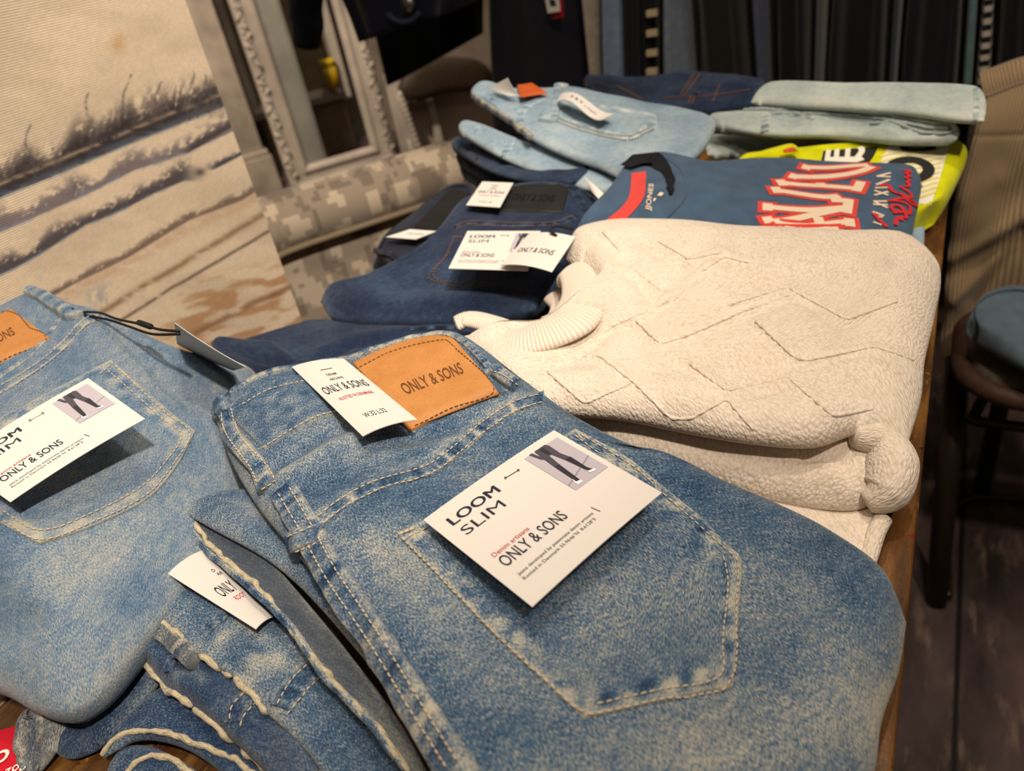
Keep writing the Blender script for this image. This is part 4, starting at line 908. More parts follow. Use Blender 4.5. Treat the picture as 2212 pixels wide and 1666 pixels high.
pan('black_print_panel', cx((870, 100), (1325, 65)), cx((1325, 65), (1290, 140), (1240, 210)), cx((830, 300), (1200, 300)), cx((870, 100), (850, 200), (830, 300)), .0006, M_YELLOWBLACK)
pan('white_print_panel', cx((1405, 58), (1650, 42), (1915, 28)), cx((1915, 28), (1845, 280), (1760, 550)), cx((1300, 420), (1500, 500), (1760, 550)), cx((1405, 58), (1340, 200), (1300, 420)), .0006, M_YELLOWWHITE)
mk('striped_print', *join([stroke(yb, cx((1420 + 26*i, 50), (1250 + 26*i + 0, 480)) if False else cx((1330 + 12, 150 + 42*i), (1600, 90 + 42*i), (1880 - 9*i, 40 + 40*i)), .003, .0011) for i in range(11)]), M_YELLOWSTRIPE, Y1, smooth=False)
ey = [cx((905, 120), (890, 200)), cx((900, 195), (1130, 195), (1220, 90)), cx((940, 90), (925, 190)), cx((1060, 85), (1040, 185)), cx((960, 100), (945, 180)), cx((1180, 80), (1200, 100), (1120, 195))]
mk('print_letters', *join([stroke(yb, c, w_, .0014) for c, w_ in ((cx((915, 100), (900, 190)), .005), (cx((900, 188), (1120, 188)), .014), (cx((985, 95), (975, 185)), .005), (cx((1075, 88), (1065, 180)), .005), (cx((1170, 75), (1200, 95), (1130, 185)), .006), (cx((950, 225), (1060, 205), (1190, 160)), .010))]), M_YELLOWWHITE, Y1, smooth=False)
def ring(c, rx, ry, a0=0, a1=2*math.pi, n=26): return cx(*[(c[0] + rx*math.cos(t), c[1] + ry*math.sin(t)) for t in np.linspace(a0, a1, n)])
mk('print_rings', *join([stroke(yb, ring((1640, 85), 150, 16), .005, .0018), stroke(yb, ring((1575, 265), 165, 85, -2.6, 1.2), .011, .0018), stroke(yb, ring((1620, 400), 60, 8), .004, .0018)]), M_YELLOWBLACK, Y1, smooth=False)

# ------------------------------------------------------------------ bleached jeans far behind
grp = 'light jeans in the far left stack'
F1 = Jeans((-0.42, 0.85, TABLE + 0.08), 'bleached sky-blue jeans with rust patch and bent white tag, top of the far stack', grp, D_SKY)
F1.body([(1024, 192, .150), (1058, 186, .150), (1120, 200, .144), (1180, 196, .139), (1230, 194, .133), (1334, 214, .120), (1442, 234, .115), (1530, 252, .110)], [(1530, 252, .110), (1546, 268, .106), (1535, 300, .102), (1500, 342, .096), (1420, 376, .092), (1335, 384, .090)],
        [(1021, 212, .144), (1063, 238, .136), (1117, 274, .126), (1153, 303, .119), (1225, 338, .108), (1290, 360, .098), (1335, 384, .090)], [(1024, 192, .150), (1018, 200, .147), (1021, 212, .144)],
        up=.008, down=.008, r=.014, step=.004, seed=81, wr=.0018, lam=.06, creases=[([(1060, 215), (1090, 232)], 10, -.003), ([(1140, 262), (1300, 330)], 30, -.002)], wear=[([(1200, 300), (1400, 310)], 40, .2)])
F1.strip('yoke_seam', [(1122, 262), (1128, 240), (1150, 224), (1190, 205)], .011, .0016, jitter=.3)
F1.strip('waistband_rim', [(1024, 208), (1060, 233), (1112, 268), (1150, 298)], .007, .004, mat=D_INSIDE, jitter=.4)
F1.strip('waistband_seam', [(1063, 216), (1068, 206), (1080, 198)], .006, .001)
F1.pocket([(1182, 252), (1202, 232), (1226, 214)], [(1226, 214), (1330, 232), (1414, 248), (1420, 276)], [(1356, 306), (1392, 294), (1420, 276)], [(1182, 252), (1260, 280), (1356, 306)], seed=9)
F1.sew([(1186, 256), (1260, 284), (1356, 302), (1414, 278)], [(1190, 250), (1262, 276), (1355, 295), (1404, 276)], rad=.0009)
F1.strip('belt_loop', [(1152, 178), (1180, 184), (1224, 193)], .009, .006)
Slab([(1117, 184, .155), (1150, 180, .154)], [(1150, 180, .154), (1184, 202, .145)], [(1124, 210, .149), (1184, 206, .144)], [(1117, 184, .155), (1124, 210, .149)], up=.001, down=.001, r=.003, step=.004, seed=82).build('leather_patch', M_ORANGE, F1.t, 'rust leather patch')
Card(px_card((1097, 168, .171), (1124, 208, .149), (1100, 206, .152), (1059, 188, .159)), .002, 'swing_tag', M_CARDBACK, F1.t, label='grey folded tag')
fc = Card(px_card((1213, 203, .145), (1325, 238, .137), (1298, 252, .137), (1203, 220, .142)), .0, 'hang_tag', M_CARD, F1.t, bend=lambda u, v: .006*np.sin(u*5.5))
fc.add('card_lettering', [fc.write('K & V', .28, .52, .60, .26, .02), fc.write('LABEL', .56, .80, .58, .16)], M_GREYINK)
F1.finish(T_GREY)
F2 = Jeans((-0.5, 0.8, TABLE + 0.06), 'sky-blue jeans second in the far stack, waistband jutting out on the left', grp, D_SKY)
F2.body([(1005, 262, .124), (1050, 275, .119), (1110, 300, .112), (1200, 330, .102), (1320, 370, .085)], [(1320, 370, .085), (1345, 390, .080), (1330, 420, .074)], [(994, 288, .116), (1063, 330, .106), (1130, 362, .096), (1200, 386, .088), (1262, 408, .080), (1330, 420, .074)], [(1005, 262, .124), (992, 272, .120), (994, 288, .116)],
        up=.006, down=.006, r=.010, step=.004, seed=83, wr=.0016, lam=.05)
F2.strip('side_seam', [(1104, 300), (1098, 318), (1092, 336)], .012, .0014, jitter=.3)
F2.strip('waistband_seam', [(1034, 272), (1026, 290)], .005, .001)
Card(px_card((1262, 381, .100), (1312, 424, .082), (1298, 434, .081), (1276, 412, .087)), 0, 'hang_tag', M_CARD, F2.t)
F2.finish()
for nm, z, dy, mat, lab in (('a', .088, 0, D_NAVY, 'dark blue jeans under the two sky-blue pairs in the far stack'), ('b', .068, 26, D_INK, 'black-blue jeans third from the bottom of the far stack'), ('c', .048, 50, D_NAVY, 'faded dark jeans near the bottom of the far stack')):
    j = Jeans((-0.5, 0.8, TABLE + z), lab, grp, mat)
    j.body([(985 + dy*.3, 300 + dy, z+.006), (1100, 320 + dy, z+.006), (1280, 360 + dy*.3, z+.004)], [(1280, 360 + dy*.3, z+.004), (1270, 380 + dy*.3, z), (1230, 396 + dy*.3, z)], [(980 + dy*.4, 322 + dy*1.15, z), (1050, 366 + dy*.8, z), (1130, 390 + dy*.4, z), (1230, 396 + dy*.3, z)], [(985 + dy*.3, 300 + dy, z+.006), (976 + dy*.35, 312 + dy, z+.002), (980 + dy*.4, 322 + dy*1.15, z)],
           up=.007, down=.007, r=.009, step=.005, seed=84 + int(dy), wr=.002, lam=.04)
    j.strip('waistband_seam', [(1040 + dy*.2, 328 + dy), (1030 + dy*.2, 345 + dy)], .005, .0012)
N1 = Jeans((-0.38, 1.15, TABLE + 0.05), 'dark blue jeans with copper stitching lying along the far end of the table', 'jeans along the far end of the table', D_NAVY)
N1.body([(1268, 162, .085), (1330, 168, .085), (1406, 168, .085), (1479, 156, .085), (1569, 163, .082), (1652, 174, .076)], [(1652, 174, .076), (1648, 200, .066), (1622, 226, .056)], [(1272, 200, .06), (1380, 222, .06), (1450, 236, .058), (1533, 240, .056), (1622, 226, .056)], [(1268, 162, .085), (1262, 178, .075), (1272, 200, .06)],
        up=.008, down=.05, r=.016, step=.005, seed=91, wr=.003, lam=.06, creases=[([(1300, 175), (1360, 200), (1420, 215)], 8, -.005), ([(1440, 210), (1560, 205), (1640, 190)], 7, -.004)])
N1.sew([(1470, 205), (1500, 160)], [(1478, 208), (1512, 160)], [(1486, 225), (1494, 205)], [(1494, 226), (1502, 206)], [(1540, 220), (1556, 180)], [(1430, 212), (1540, 206), (1620, 194)], [(1330, 185), (1390, 215)], rad=.0012, length=.004)
N1.strip('belt_loop', [(1505, 205), (1520, 180), (1530, 166)], .008, .003)
N1.finish(T_TAN)
grp = 'pale jeans in the far right stack'
P1 = Jeans((-0.08, 0.93, TABLE + 0.09), 'pale bleached jeans folded lengthwise on top of the far right stack', grp, D_PALE)
P1.body([(1658, 182, .112), (1703, 178, .114), (1840, 182, .114), (1978, 182, .113), (2100, 188, .111), (2124, 200, .108)], [(2124, 200, .108), (2131, 230, .1), (2126, 262, .095)], [(1622, 222, .098), (1730, 228, .099), (1840, 234, .099), (1978, 246, .097), (2060, 258, .096), (2126, 262, .095)], [(1658, 182, .112), (1636, 200, .105), (1622, 222, .098)],
        up=.006, down=.008, r=.012, step=.004, seed=95, wr=.0016, lam=.07, wear=[([(1700, 200), (2000, 205)], 30, .25)])
P1.strip('hem_seam', [(2108, 192), (2110, 225), (2106, 262)], .005, .0012)
P1.finish()
P2 = Jeans((-0.1, 0.9, TABLE + 0.06), 'pale green-blue jeans second in the far right stack, rounded fold at the right', grp, D_PALE)
P2.body([(1538, 246, .088), (1612, 240, .09), (1740, 238, .09), (1840, 242, .09), (2010, 262, .087), (2060, 268, .085)], [(2060, 268, .085), (2074, 285, .08), (2066, 302, .074)], [(1545, 272, .080), (1657, 290, .078), (1795, 292, .076), (1950, 304, .074), (2066, 302, .074)], [(1538, 246, .088), (1530, 258, .084), (1545, 272, .080)],
        up=.005, down=.012, r=.012, step=.004, seed=96, wr=.002, lam=.05, creases=[([(1640, 244), (1850, 248), (2030, 276)], 4, -.005), ([(1700, 262), (1860, 262), (2040, 290)], 6, -.006), ([(1880, 290), (1950, 268)], 12, .005), ([(1960, 292), (2010, 280)], 8, -.005)])
P2.strip('side_seam', [(1656, 246), (1652, 286)], .010, .0014, jitter=.3)
P2.strip('coin_pocket', [(1690, 248), (1730, 250), (1760, 256)], .004, .001)
for ln, r_ in (([(1606, 239), (1740, 238), (1850, 244), (1990, 262), (2052, 270), (2068, 284)], .0022), ([(1660, 246), (1760, 246), (1860, 252), (1990, 272), (2050, 280)], .0018), ([(1880, 268), (1930, 264), (1980, 284), (2030, 290), (2062, 284)], .0016)):
    P2.cord('folded_edge', ln, r_, D_PALE)
P2.finish()
P3 = Jeans((-0.12, 0.88, TABLE + 0.04), 'pale jeans third in the far right stack, behind the yellow T-shirt', grp, D_PALE)
P3.body([(1540, 290, .060), (1640, 298, .058), (1800, 300, .050), (2000, 296, .046)], [(2000, 296, .046), (2020, 302, .043), (2000, 308, .040)], [(1528, 335, .046), (1620, 335, .044), (1760, 318, .040), (2000, 308, .040)], [(1540, 290, .060), (1525, 310, .052), (1528, 335, .046)], up=.005, down=.010, r=.010, step=.005, seed=97, wr=.002, lam=.05)
P3.strip('side_seam', [(1588, 308), (1582, 338)], .009, .0014, jitter=.3); P3.finish()
P4 = Jeans((-0.12, 0.88, TABLE), 'pale jeans at the bottom of the far right stack', grp, D_PALE)
P4.body([(1560, 322, .026), (1800, 290, .026), (2040, 280, .024)], [(2040, 280, .024), (2055, 288, .021), (2040, 296, .018)], [(1548, 345, .018), (1800, 312, .018), (2040, 296, .018)], [(1560, 322, .026), (1548, 335, .021), (1548, 345, .018)], up=.006, down=.016, r=.010, step=.006, seed=98, wr=.002, lam=.05)

# ------------------------------------------------------------------ red price sign
S1 = thing('price_sign', (-0.4, 0.05, TABLE), 'red cardboard sign with white lettering at the bottom left of the table', 'sign')
sg = Card([P(-330, 1668, .004), P(44, 1572, .004), P(60, 1800, .003), P(-300, 1960, .003)], 0, 'board', plain('red_card', (196, 14, 40), 0.5), S1, .002)
def sgw(s, x0, y0, x1, y1, cap):      # a line of writing between two pixels on the board
    v, f = text2d(s, .01); a, b = P(x0, y0, .0065), P(x1, y1, .0065); d = b - a; up = np.cross([0, 0, 1.0], d/np.linalg.norm(d))
    return a + v[:, :1]*d + v[:, 1:]*cap*up, f
mk('sign_lettering', *join([sgw('o', -20, 1656, 17, 1641, .0125), sgw('zog', 10, 1676, 56, 1654, .006)]), M_YELLOWWHITE, sg.o, smooth=False)

# ------------------------------------------------------------------ canvas print on the left
def vnoise(x, y, seed, octaves=3):
    out = np.zeros_like(x); amp, tot = 1.0, 0.0
    for o in range(octaves):
        rs = np.random.RandomState(seed + o); g = rs.rand(257, 257)
        xi = np.floor(x).astype(int); yi = np.floor(y).astype(int); fx = x - xi; fy = y - yi; fx = fx*fx*(3-2*fx); fy = fy*fy*(3-2*fy)
        a = g[yi % 257, xi % 257]; b = g[yi % 257, (xi+1) % 257]; c = g[(yi+1) % 257, xi % 257]; d = g[(yi+1) % 257, (xi+1) % 257]
        out += amp * ((a*(1-fx) + b*fx)*(1-fy) + (c*(1-fx) + d*fx)*fy); tot += amp; amp *= 0.5; x = x*2.03 + 11; y = y*2.03 + 7
    return out / tot
PX = -0.742
pc = thing('canvas_painting', (PX, 0.3, 0), 'large canvas of a snowy field with bare bushes, standing behind the left jeans', 'painting')
ys_ = np.linspace(-0.06, 0.640, 290); zs_ = np.concatenate([[0.0, 0.3, 0.55], np.linspace(0.60, TABLE + 0.37, 400), [1.25]])
yy, zz = np.meshgrid(ys_, zs_); pv = np.stack([np.full_like(yy, PX), yy, zz], 2).reshape(-1, 3)
q = proj(pv); X_, Y_ = q[:, 0], q[:, 1]
def smooth(a, b, x): t = np.clip((x-a)/(b-a), 0, 1); return t*t*(3-2*t)
colr = np.tile(np.array([228, 206, 178.0]), (len(pv), 1))
def mixc(c, m): 
    global colr
    m = np.clip(m, 0, 1)[:, None]; colr = colr*(1-m) + np.array(c, float)*m
mixc((204, 184, 158), 0.6*smooth(0.35, 0.7, vnoise(X_/160, Y_/70, 1)))
mixc((186, 170, 152), 0.5*smooth(200, -50, X_ + Y_*0.5))
mixc((196, 150, 104), 0.6*np.exp(-((X_-255)/16)**2 - ((Y_-95)/22)**2)); mixc((198, 160, 118), 0.4*smooth(.55, .75, vnoise(X_/50, Y_/30, 3))*np.exp(-((X_-290)/70)**2 - ((Y_-75)/40)**2))
def longer(line):
    L = np.array(line, float)
    if L[0, 0] < 1:
        s = (L[1, 1] - L[0, 1])/(L[1, 0] - L[0, 0]); L = np.vstack([[L[0, 0] - 4000, L[0, 1] - 4000*s], L])
    return L
def band(line, up_h, low, c, seed, dens=0.5, fx=9, fy=14, strength=1.0):
    """brushy vegetation standing on a painted line: spiky above, sharp below"""
    L = longer(line); base = np.interp(X_, L[:, 0], L[:, 1]); h = base - Y_
    n = vnoise(X_/fx + Y_/40, Y_/fy, seed, 4); big = vnoise(X_/55, Y_*0 + seed, seed + 9, 2)
    top = up_h * (0.35 + 1.3*big)
    m = smooth(-low, 0, h) * smooth(1.0, 0.25, h/np.maximum(top, 1)) * smooth(dens - .10, dens + .10, n + 0.30*smooth(.7, 0, h/np.maximum(top, 1)))
    ends = smooth(L[0, 0] - 25, L[0, 0] + 15, X_) * smooth(L[-1, 0] + 45, L[-1, 0] - 15, X_); mixc(c, strength * m * ends)
def streak(line, w, c, seed, strength=1.0, brk=0.35):
    L = longer(line); base = np.interp(X_, L[:, 0], L[:, 1]) + 6*(vnoise(X_/60, X_*0, seed) - .5)
    mixc(c, strength*np.exp(-((Y_ - base)/w)**2) * smooth(brk-.15, brk+.15, vnoise(X_/30, Y_/9, seed + 3)) * smooth(L[0, 0] - 25, L[0, 0] + 15, X_) * smooth(L[-1, 0] + 45, L[-1, 0] - 15, X_))
t1 = [(-200, 470), (0, 424), (138, 368), (260, 316), (484, 227), (560, 205)]
band(t1, 95, 5, (84, 74, 74), 21, .47, 6, 15, .85); band(t1, 84, 6, (52, 46, 48), 23, .38, 7, 9, .95)
streak([(a, b-5) for a, b in t1], 8, (92, 98, 112), 31, .7); streak([(a, b-26) for a, b in t1], 5, (186, 160, 134), 33, .75); streak([(a, b+3) for a, b in t1], 4, (150, 164, 172), 35, .6)
for x, y, hgt, s in ((275, 300, 140, 1), (345, 280, 105, 2), (410, 262, 110, 3), (435, 255, 95, 4), (460, 245, 70, 5), (195, 335, 135, 6), (65, 395, 130, 7), (120, 370, 70, 8)):
    cx_ = x + 10*np.sin((y - Y_)/22.0 + s); mixc((84, 78, 82), .75*np.exp(-((X_ - cx_)/2.4)**2)*(Y_ < y)*(Y_ > y - hgt)*smooth(.30, .5, vnoise(X_/5, Y_/8, 50+s)))
    mixc((96, 88, 86), .6*np.exp(-((X_-x)/26)**2 - ((Y_-y+hgt*.35)/30)**2)*smooth(.45, .6, vnoise(X_/5, Y_/6, 60+s)))
t2 = [(-150, 560), (0, 500), (110, 452), (200, 412), (290, 366), (370, 340), (410, 325), (500, 283)]
band(t2, 54, 4, (104, 94, 102), 41, .50, 10, 9, .8); streak(t2, 5, (132, 142, 158), 43, .7, .5)
mixc((104, 96, 104), .85*np.exp(-((X_-162)/16)**2 - ((Y_-400)/22)**2)*smooth(.3, .5, vnoise(X_/7, Y_/6, 45))); mixc((132, 122, 126), .8*np.exp(-((X_-330)/40)**2 - ((Y_-338)/15)**2)*smooth(.35, .5, vnoise(X_/9, Y_/7, 47)))
band([(405, 330), (440, 310), (510, 268)], 26, 3, (82, 72, 74), 48, .45, 6, 6); mixc((86, 78, 76), .9*np.exp(-((X_-432)/12)**2 - ((Y_-372)/9)**2)); band([(460, 366), (530, 330)], 24, 3, (78, 76, 84), 49, .42, 6, 6)
t3 = [(-150, 650), (0, 592), (37, 575), (93, 543), (186, 484), (268, 450), (335, 415), (400, 388)]
band(t3, 46, 4, (72, 66, 72), 51, .44, 8, 8, .9); streak([(a, b+2) for a, b in t3], 3, (120, 138, 156), 53, .8, .45)
t4 = [(60, 670), (160, 612), (275, 556), (409, 474), (521, 432), (560, 408)]
band(t4, 24, 4, (98, 82, 74), 55, .45, 8, 7, .8); streak([(a, b+14) for a, b in t4], 16, (196, 160, 132), 57, .5)
mixc((150, 150, 160), .6*np.exp(-((X_-225)/40)**2 - ((Y_-640)/24)**2)*smooth(.4, .6, vnoise(X_/12, Y_/9, 58)))
streak([(150, 715), (305, 622), (573, 462), (640, 430)], 8, (140, 110, 84), 61, .8, .3); streak([(250, 700), (372, 622), (588, 497), (650, 465)], 4, (92, 74, 66), 63, .8, .3)
mixc((176, 128, 88), .75*smooth(.42, .62, vnoise(X_/60, Y_/16 + X_/60, 65))*smooth(590, 660, Y_ + .25*(X_-400))*smooth(300, 420, X_)*smooth(900, 780, Y_))
streak([(420, 720), (560, 650), (690, 590)], 8, (128, 88, 60), 67, .7, .35)
colr = colr * (0.94 + 0.12*vnoise(X_/3, Y_/3, 70, 2))[:, None]
lc = colr/255; lc = np.where(lc <= .04045, lc/12.92, ((lc+.055)/1.055)**2.4)
m = Mat('printed_canvas', 0.85, 0, 0.2); at = m.t.nodes.new('ShaderNodeVertexColor'); at.layer_name = 'paint'; m.color(at.outputs['Color'])
wv = m.n('ShaderNodeTexWave', Scale=150, Distortion=0.3); wv.bands_direction = 'Y'; m.l(m.uv((1, 1, 1)), wv.inputs['Vector'])
m.bump(m.math('ADD', wv.outputs['Fac'], m.math('MULTIPLY', m.noise(m.uv(), 700), .3)), 0.28, 0.0012)
mk('painted_canvas', pv, grid_faces(290, len(zs_)), m.m, pc, np.stack([pv[:, 1], pv[:, 2]], 1), colors=lc, smooth=False)
mk('stretcher', *join([box((PX-.016, .29, 1.235), (.03, .698, .03)), box((PX-.016, .29, .02), (.03, .698, .04)), box((PX-.016, -.045, .625), (.03, .03, 1.19)), box((PX-.016, .624, .625), (.03, .03, 1.19))]), plain('pale_pine', (190, 164, 130)), pc, smooth=False)

# ------------------------------------------------------------------ patterned armchair
def camo():
    m = Mat('blocky_grey_weave', 0.95, 0.2, 0.1); v = m.uv((1, 1, 1), 0, 'UV')
    sn = m.t.nodes.new('ShaderNodeVectorMath'); sn.operation = 'SNAP'; sn.inputs[1].default_value = (.011, .008, .011); m.l(v, sn.inputs[0])
    a = m.noise(sn.outputs[0], 15, 3, 0.55)
    x = m.ramp(a, [(0.0, lin((124, 110, 96))), (0.44, lin((124, 110, 96))), (0.445, lin((150, 135, 118))), (0.53, lin((150, 135, 118))), (0.535, lin((190, 172, 150))), (1, lin((190, 172, 150)))])
    m.color(x); m.bump(m.noise(v, 700, 2), 0.4, 0.001); return m.m
M_CAMO = camo(); M_PIPE = plain('taupe_piping', (128, 112, 90), 0.9)
a0 = P(560, 497, -0.075); a1 = P(972, 366, -0.075); au = a1 - a0; alen = np.linalg.norm(au); au /= alen; an = np.array([au[1], -au[0], 0])
ar = thing('armchair', (a0+a1)/2*np.array([1, 1, 0]), 'armchair in blocky beige and grey weave seen from behind, left of the table', 'armchair')
def rounded(c, size, r, name, mat, parent, n=9, axes=None):
    """a cushion-like box with rounded edges; size along au, an, z"""
    s = np.array(size)/2 - r; V = []; g = np.linspace(-1, 1, n)
    bm = bmesh.new(); bmesh.ops.create_cube(bm, size=2); bmesh.ops.subdivide_edges(bm, edges=bm.edges[:], cuts=n, use_grid_fill=True)
    P_ = np.array([v.co[:] for v in bm.verts]); F_ = [[v.index for v in f.verts] for f in bm.faces]; bm.free()
    P_ = P_*(s + r); core = np.clip(P_, -s, s); d = P_ - core; dn = np.linalg.norm(d, axis=1)[:, None]; P_ = core + np.where(dn > 1e-9, d/np.maximum(dn, 1e-9)*r, 0)
    fr = np.stack(axes if axes is not None else [au, an, np.array([0, 0, 1.0])]); W_ = P_ @ fr + np.asarray(c)
    return mk(name, W_, F_, mat, parent, np.stack([P_[:, 0] + P_[:, 1]*.6, P_[:, 2] + P_[:, 1]*.5], 1))
mid = (a0+a1)/2; hh = alen/2 + .05
path = np.array([mid + au*t for t in np.linspace(-hh, hh - .02, 30)]); rad = .056*np.sqrt(np.clip(1 - np.clip((np.abs(np.linspace(-1, 1, 30)) - .86)/.14, 0, 1)**2*.65, 0.1, 1))
v, f = tube(path, rad, 28); mk('top_roll', v, f, M_CAMO, ar, tube_uv(path, 28, .056))
rounded(mid + np.array([0, 0, -.285]) - an*.035 - au*.03, (2*hh - .05, .12, .50), .03, 'backrest', M_CAMO, ar)
pp = catmull([mid + au*t + an*.046 + np.array([0, 0, -.038 - .03*abs(t/hh)**6]) for t in np.linspace(-hh, hh - .05, 9)], 50); mk('piping', *tube(pp, .006, 8), M_PIPE, ar)
zf = mid*np.array([1, 1, 0])
rounded(zf - an*.36 + np.array([0, 0, .36]), (2*hh - .20, .56, .16), .05, 'seat_cushion', M_CAMO, ar)
for sgn in (-1, 1): rounded(zf - an*.36 + au*sgn*(hh - .07) + np.array([0, 0, .36]), (.13, .60, .36), .05, 'armrest', M_CAMO, ar)
rounded(zf - an*.33 + np.array([0, 0, .22]), (2*hh - .06, .66, .14), .02, 'seat_frame', M_CAMO, ar)
for su in (-1, 1):
    for sn_ in (-.03, -.60):
        q0 = zf + au*su*(hh - .07) + an*sn_; mk('leg', *tube([q0 + [0, 0, .16], q0 + [0, 0, .0]], [.025, .016], 12), plain('dark_stained_wood', (48, 32, 22), .5), ar)

# ------------------------------------------------------------------ tall ornate frame against the back wall
MP = P(632, 418, -TABLE)
def pl(px, py, d=0.0):
    """photo pixel on the vertical plane parallel to the back wall, d in front of the ornate frame"""
    r = R @ np.array([px - W/2, py - H/2, F]); o = MP + n_m*d; return EYE + r * (((o - EYE) @ n_m) / (r @ n_m))
def uz(p): return (p - MP) @ u_m, p[2]
M_FRAME = wall_mat('chalky_white_paint', (168, 156, 144), 0.10); M_BEVELSTRIP = wall_mat('grey_bevel_strip', (126, 124, 114), 0.08)
fr = thing('mirror_frame', MP*np.array([1, 1, 0]) + u_m*.4, 'tall white ornate carved frame standing on the floor behind the armchair', 'frame')
uR = uz(pl(858, 352))[0]; zt = 2.05; wF = abs(uz(pl(655, 365))[0])*1.0
wF = max(.09, min(.16, uz(pl(688, 352))[0] - 0.0 if False else .125))
def fpt(u, z, d): return MP*np.array([1, 1, 0]) + u_m*u + n_m*d + np.array([0, 0, z])
prof_ = [(0, .0), (0, .030), (.012, .040), (.045, .042), (.050, .030), (.085, .026), (.090, .036), (.105, .036), (wF, .014), (wF, 0)]
def frame_mesh(u0, u1, z0, z1, prof, base):
    V = []
    for x, d in prof:
        for (u, z) in ((u0+x, z0+x), (u1-x, z0+x), (u1-x, z1-x), (u0+x, z1-x)): V.append(fpt(u, z, base + d))
    return np.array(V), grid_faces(4, len(prof), wrap=True)
bevel(mk('moulding', *frame_mesh(0, uR, 0.0, zt, prof_, 0), M_FRAME, fr, smooth=False), .003)
orn = []
def ell(c, ax, n=6):
    bm = bmesh.new(); bmesh.ops.create_icosphere(bm, subdivisions=1, radius=1); v_ = np.array([q.co[:] for q in bm.verts]); f_ = [[q.index for q in g.verts] for g in bm.faces]; bm.free(); return v_ @ np.array(ax) + c, f_
def leaf(u, z, ang, s):
    a = u_m*math.cos(ang) + np.array([0, 0, math.sin(ang)]); b = np.cross(n_m, a); return ell(fpt(u, z, .040), [a*s*1.3, b*s*.55, n_m*.010])
rs = random.Random(5)
for uc, sg_ in ((.028, 1), (uR - .028, -1)):
    for k in range(46):
        z = .05 + k*.043; orn.append(leaf(uc + .010*math.sin(k*1.9), z, 1.57 + .75*(-1)**k, .021)); orn.append(leaf(uc - .008*math.sin(k*1.9), z + .02, .5 + rs.random(), .010))
for zc in (.028, zt - .028):
    for k in range(int(uR/.043)): orn.append(leaf(.03 + k*.043, zc, .75*(-1)**k, .021))
mk('carved_ornament', *join(orn), M_FRAME, fr)
mk('mirror_bevel_strip', *join([box(fpt(wF + .048, zt/2, -.004), (.096, .022, zt - 2*wF), Rm), box(fpt(wF + .102, zt/2, -.012), (.012, .022, zt - 2*wF), Rm)]), M_BEVELSTRIP, fr, smooth=False)  # grey strips stand in for the bevelled edge of mirror glass
# open frame, no glass: wall and added things stand in for a mirror's reflection
wb_ = pl(750, 318, -.78)
structure_back = bpy.data.objects['wall_back']
D2 = -.60
fs = thing('reflected_frame', pl(700, 200, D2)*np.array([1, 1, 0]), 'small white frame behind the tall open frame, standing in for a mirror reflection', 'frame')
p_br = uz(pl(757, 206, D2)); p_bl = uz(pl(600, 236, D2)); 
o_ = MP; 
def frame2(u0, u1, z0, z1, w, base):
    return frame_mesh(u0, u1, z0, z1, [(0, 0), (0, .03), (w*.5, .036), (w, .02), (w, 0)], base)
mk('moulding', *frame2(p_br[0] - .62, p_br[0], p_br[1], p_br[1] + .85, .075, D2), M_FRAME, fs, smooth=False)
mk('backing_board', *join([(np.array([fpt(p_br[0]-.6, p_br[1]+.02, D2+.004), fpt(p_br[0]-.02, p_br[1]+.02, D2+.004), fpt(p_br[0]-.02, p_br[1]+.83, D2+.004), fpt(p_br[0]-.6, p_br[1]+.83, D2+.004)]), [(0, 1, 2, 3)])]), wall_mat('olive_grey_board', (120, 108, 84)), fs, smooth=False)
mk('wall_fill_panel', *box(fpt(p_br[0]-.3, p_br[1]/2, D2-.03), (.5, .05, p_br[1]), Rm), wall_mat('olive_panel', (124, 108, 84)), fs, smooth=False)  # added panel, coloured like the wall in the mirror's reflection
yb_c = pl(716, 162, D2 + .09); yz = pl(716, 190, D2+.09)
yx = thing('reflected_canister', yb_c, 'small yellow canister in the small white frame, standing in for a reflected yellow shape', 'canister')
mk('body', *tube([fpt(uz(yb_c)[0], p_br[1]+.078, D2+.075), fpt(uz(yb_c)[0], p_br[1]+.20, D2+.075)], .040, 20), plain('yellow_tin', (176, 142, 8), .5), yx)
mk('lid', *tube([fpt(uz(yb_c)[0], p_br[1]+.20, D2+.075), fpt(uz(yb_c)[0], p_br[1]+.235, D2+.075)], .043, 20), plain('yellow_lid', (206, 172, 20), .5), yx)
# grey pilaster left of the frame
ps = thing('wall_panel', pl(520, 380, -.12)*np.array([1, 1, 0]), 'grey painted wooden pilaster with a moulded foot, left of the ornate frame', 'pilaster')
u_r = uz(pl(573, 335, -.12))[0]
mk('shaft', *box(fpt(u_r - .22, 1.3, -.16), (.44, .06, 2.6), Rm), M_POST, ps, smooth=False)
bevel(mk('foot', *join([box(fpt(u_r - .21, .10, -.145), (.48, .10, .20), Rm), box(fpt(u_r - .21, .215, -.147), (.46, .085, .03), Rm)]), M_POST, ps, smooth=False), .006)
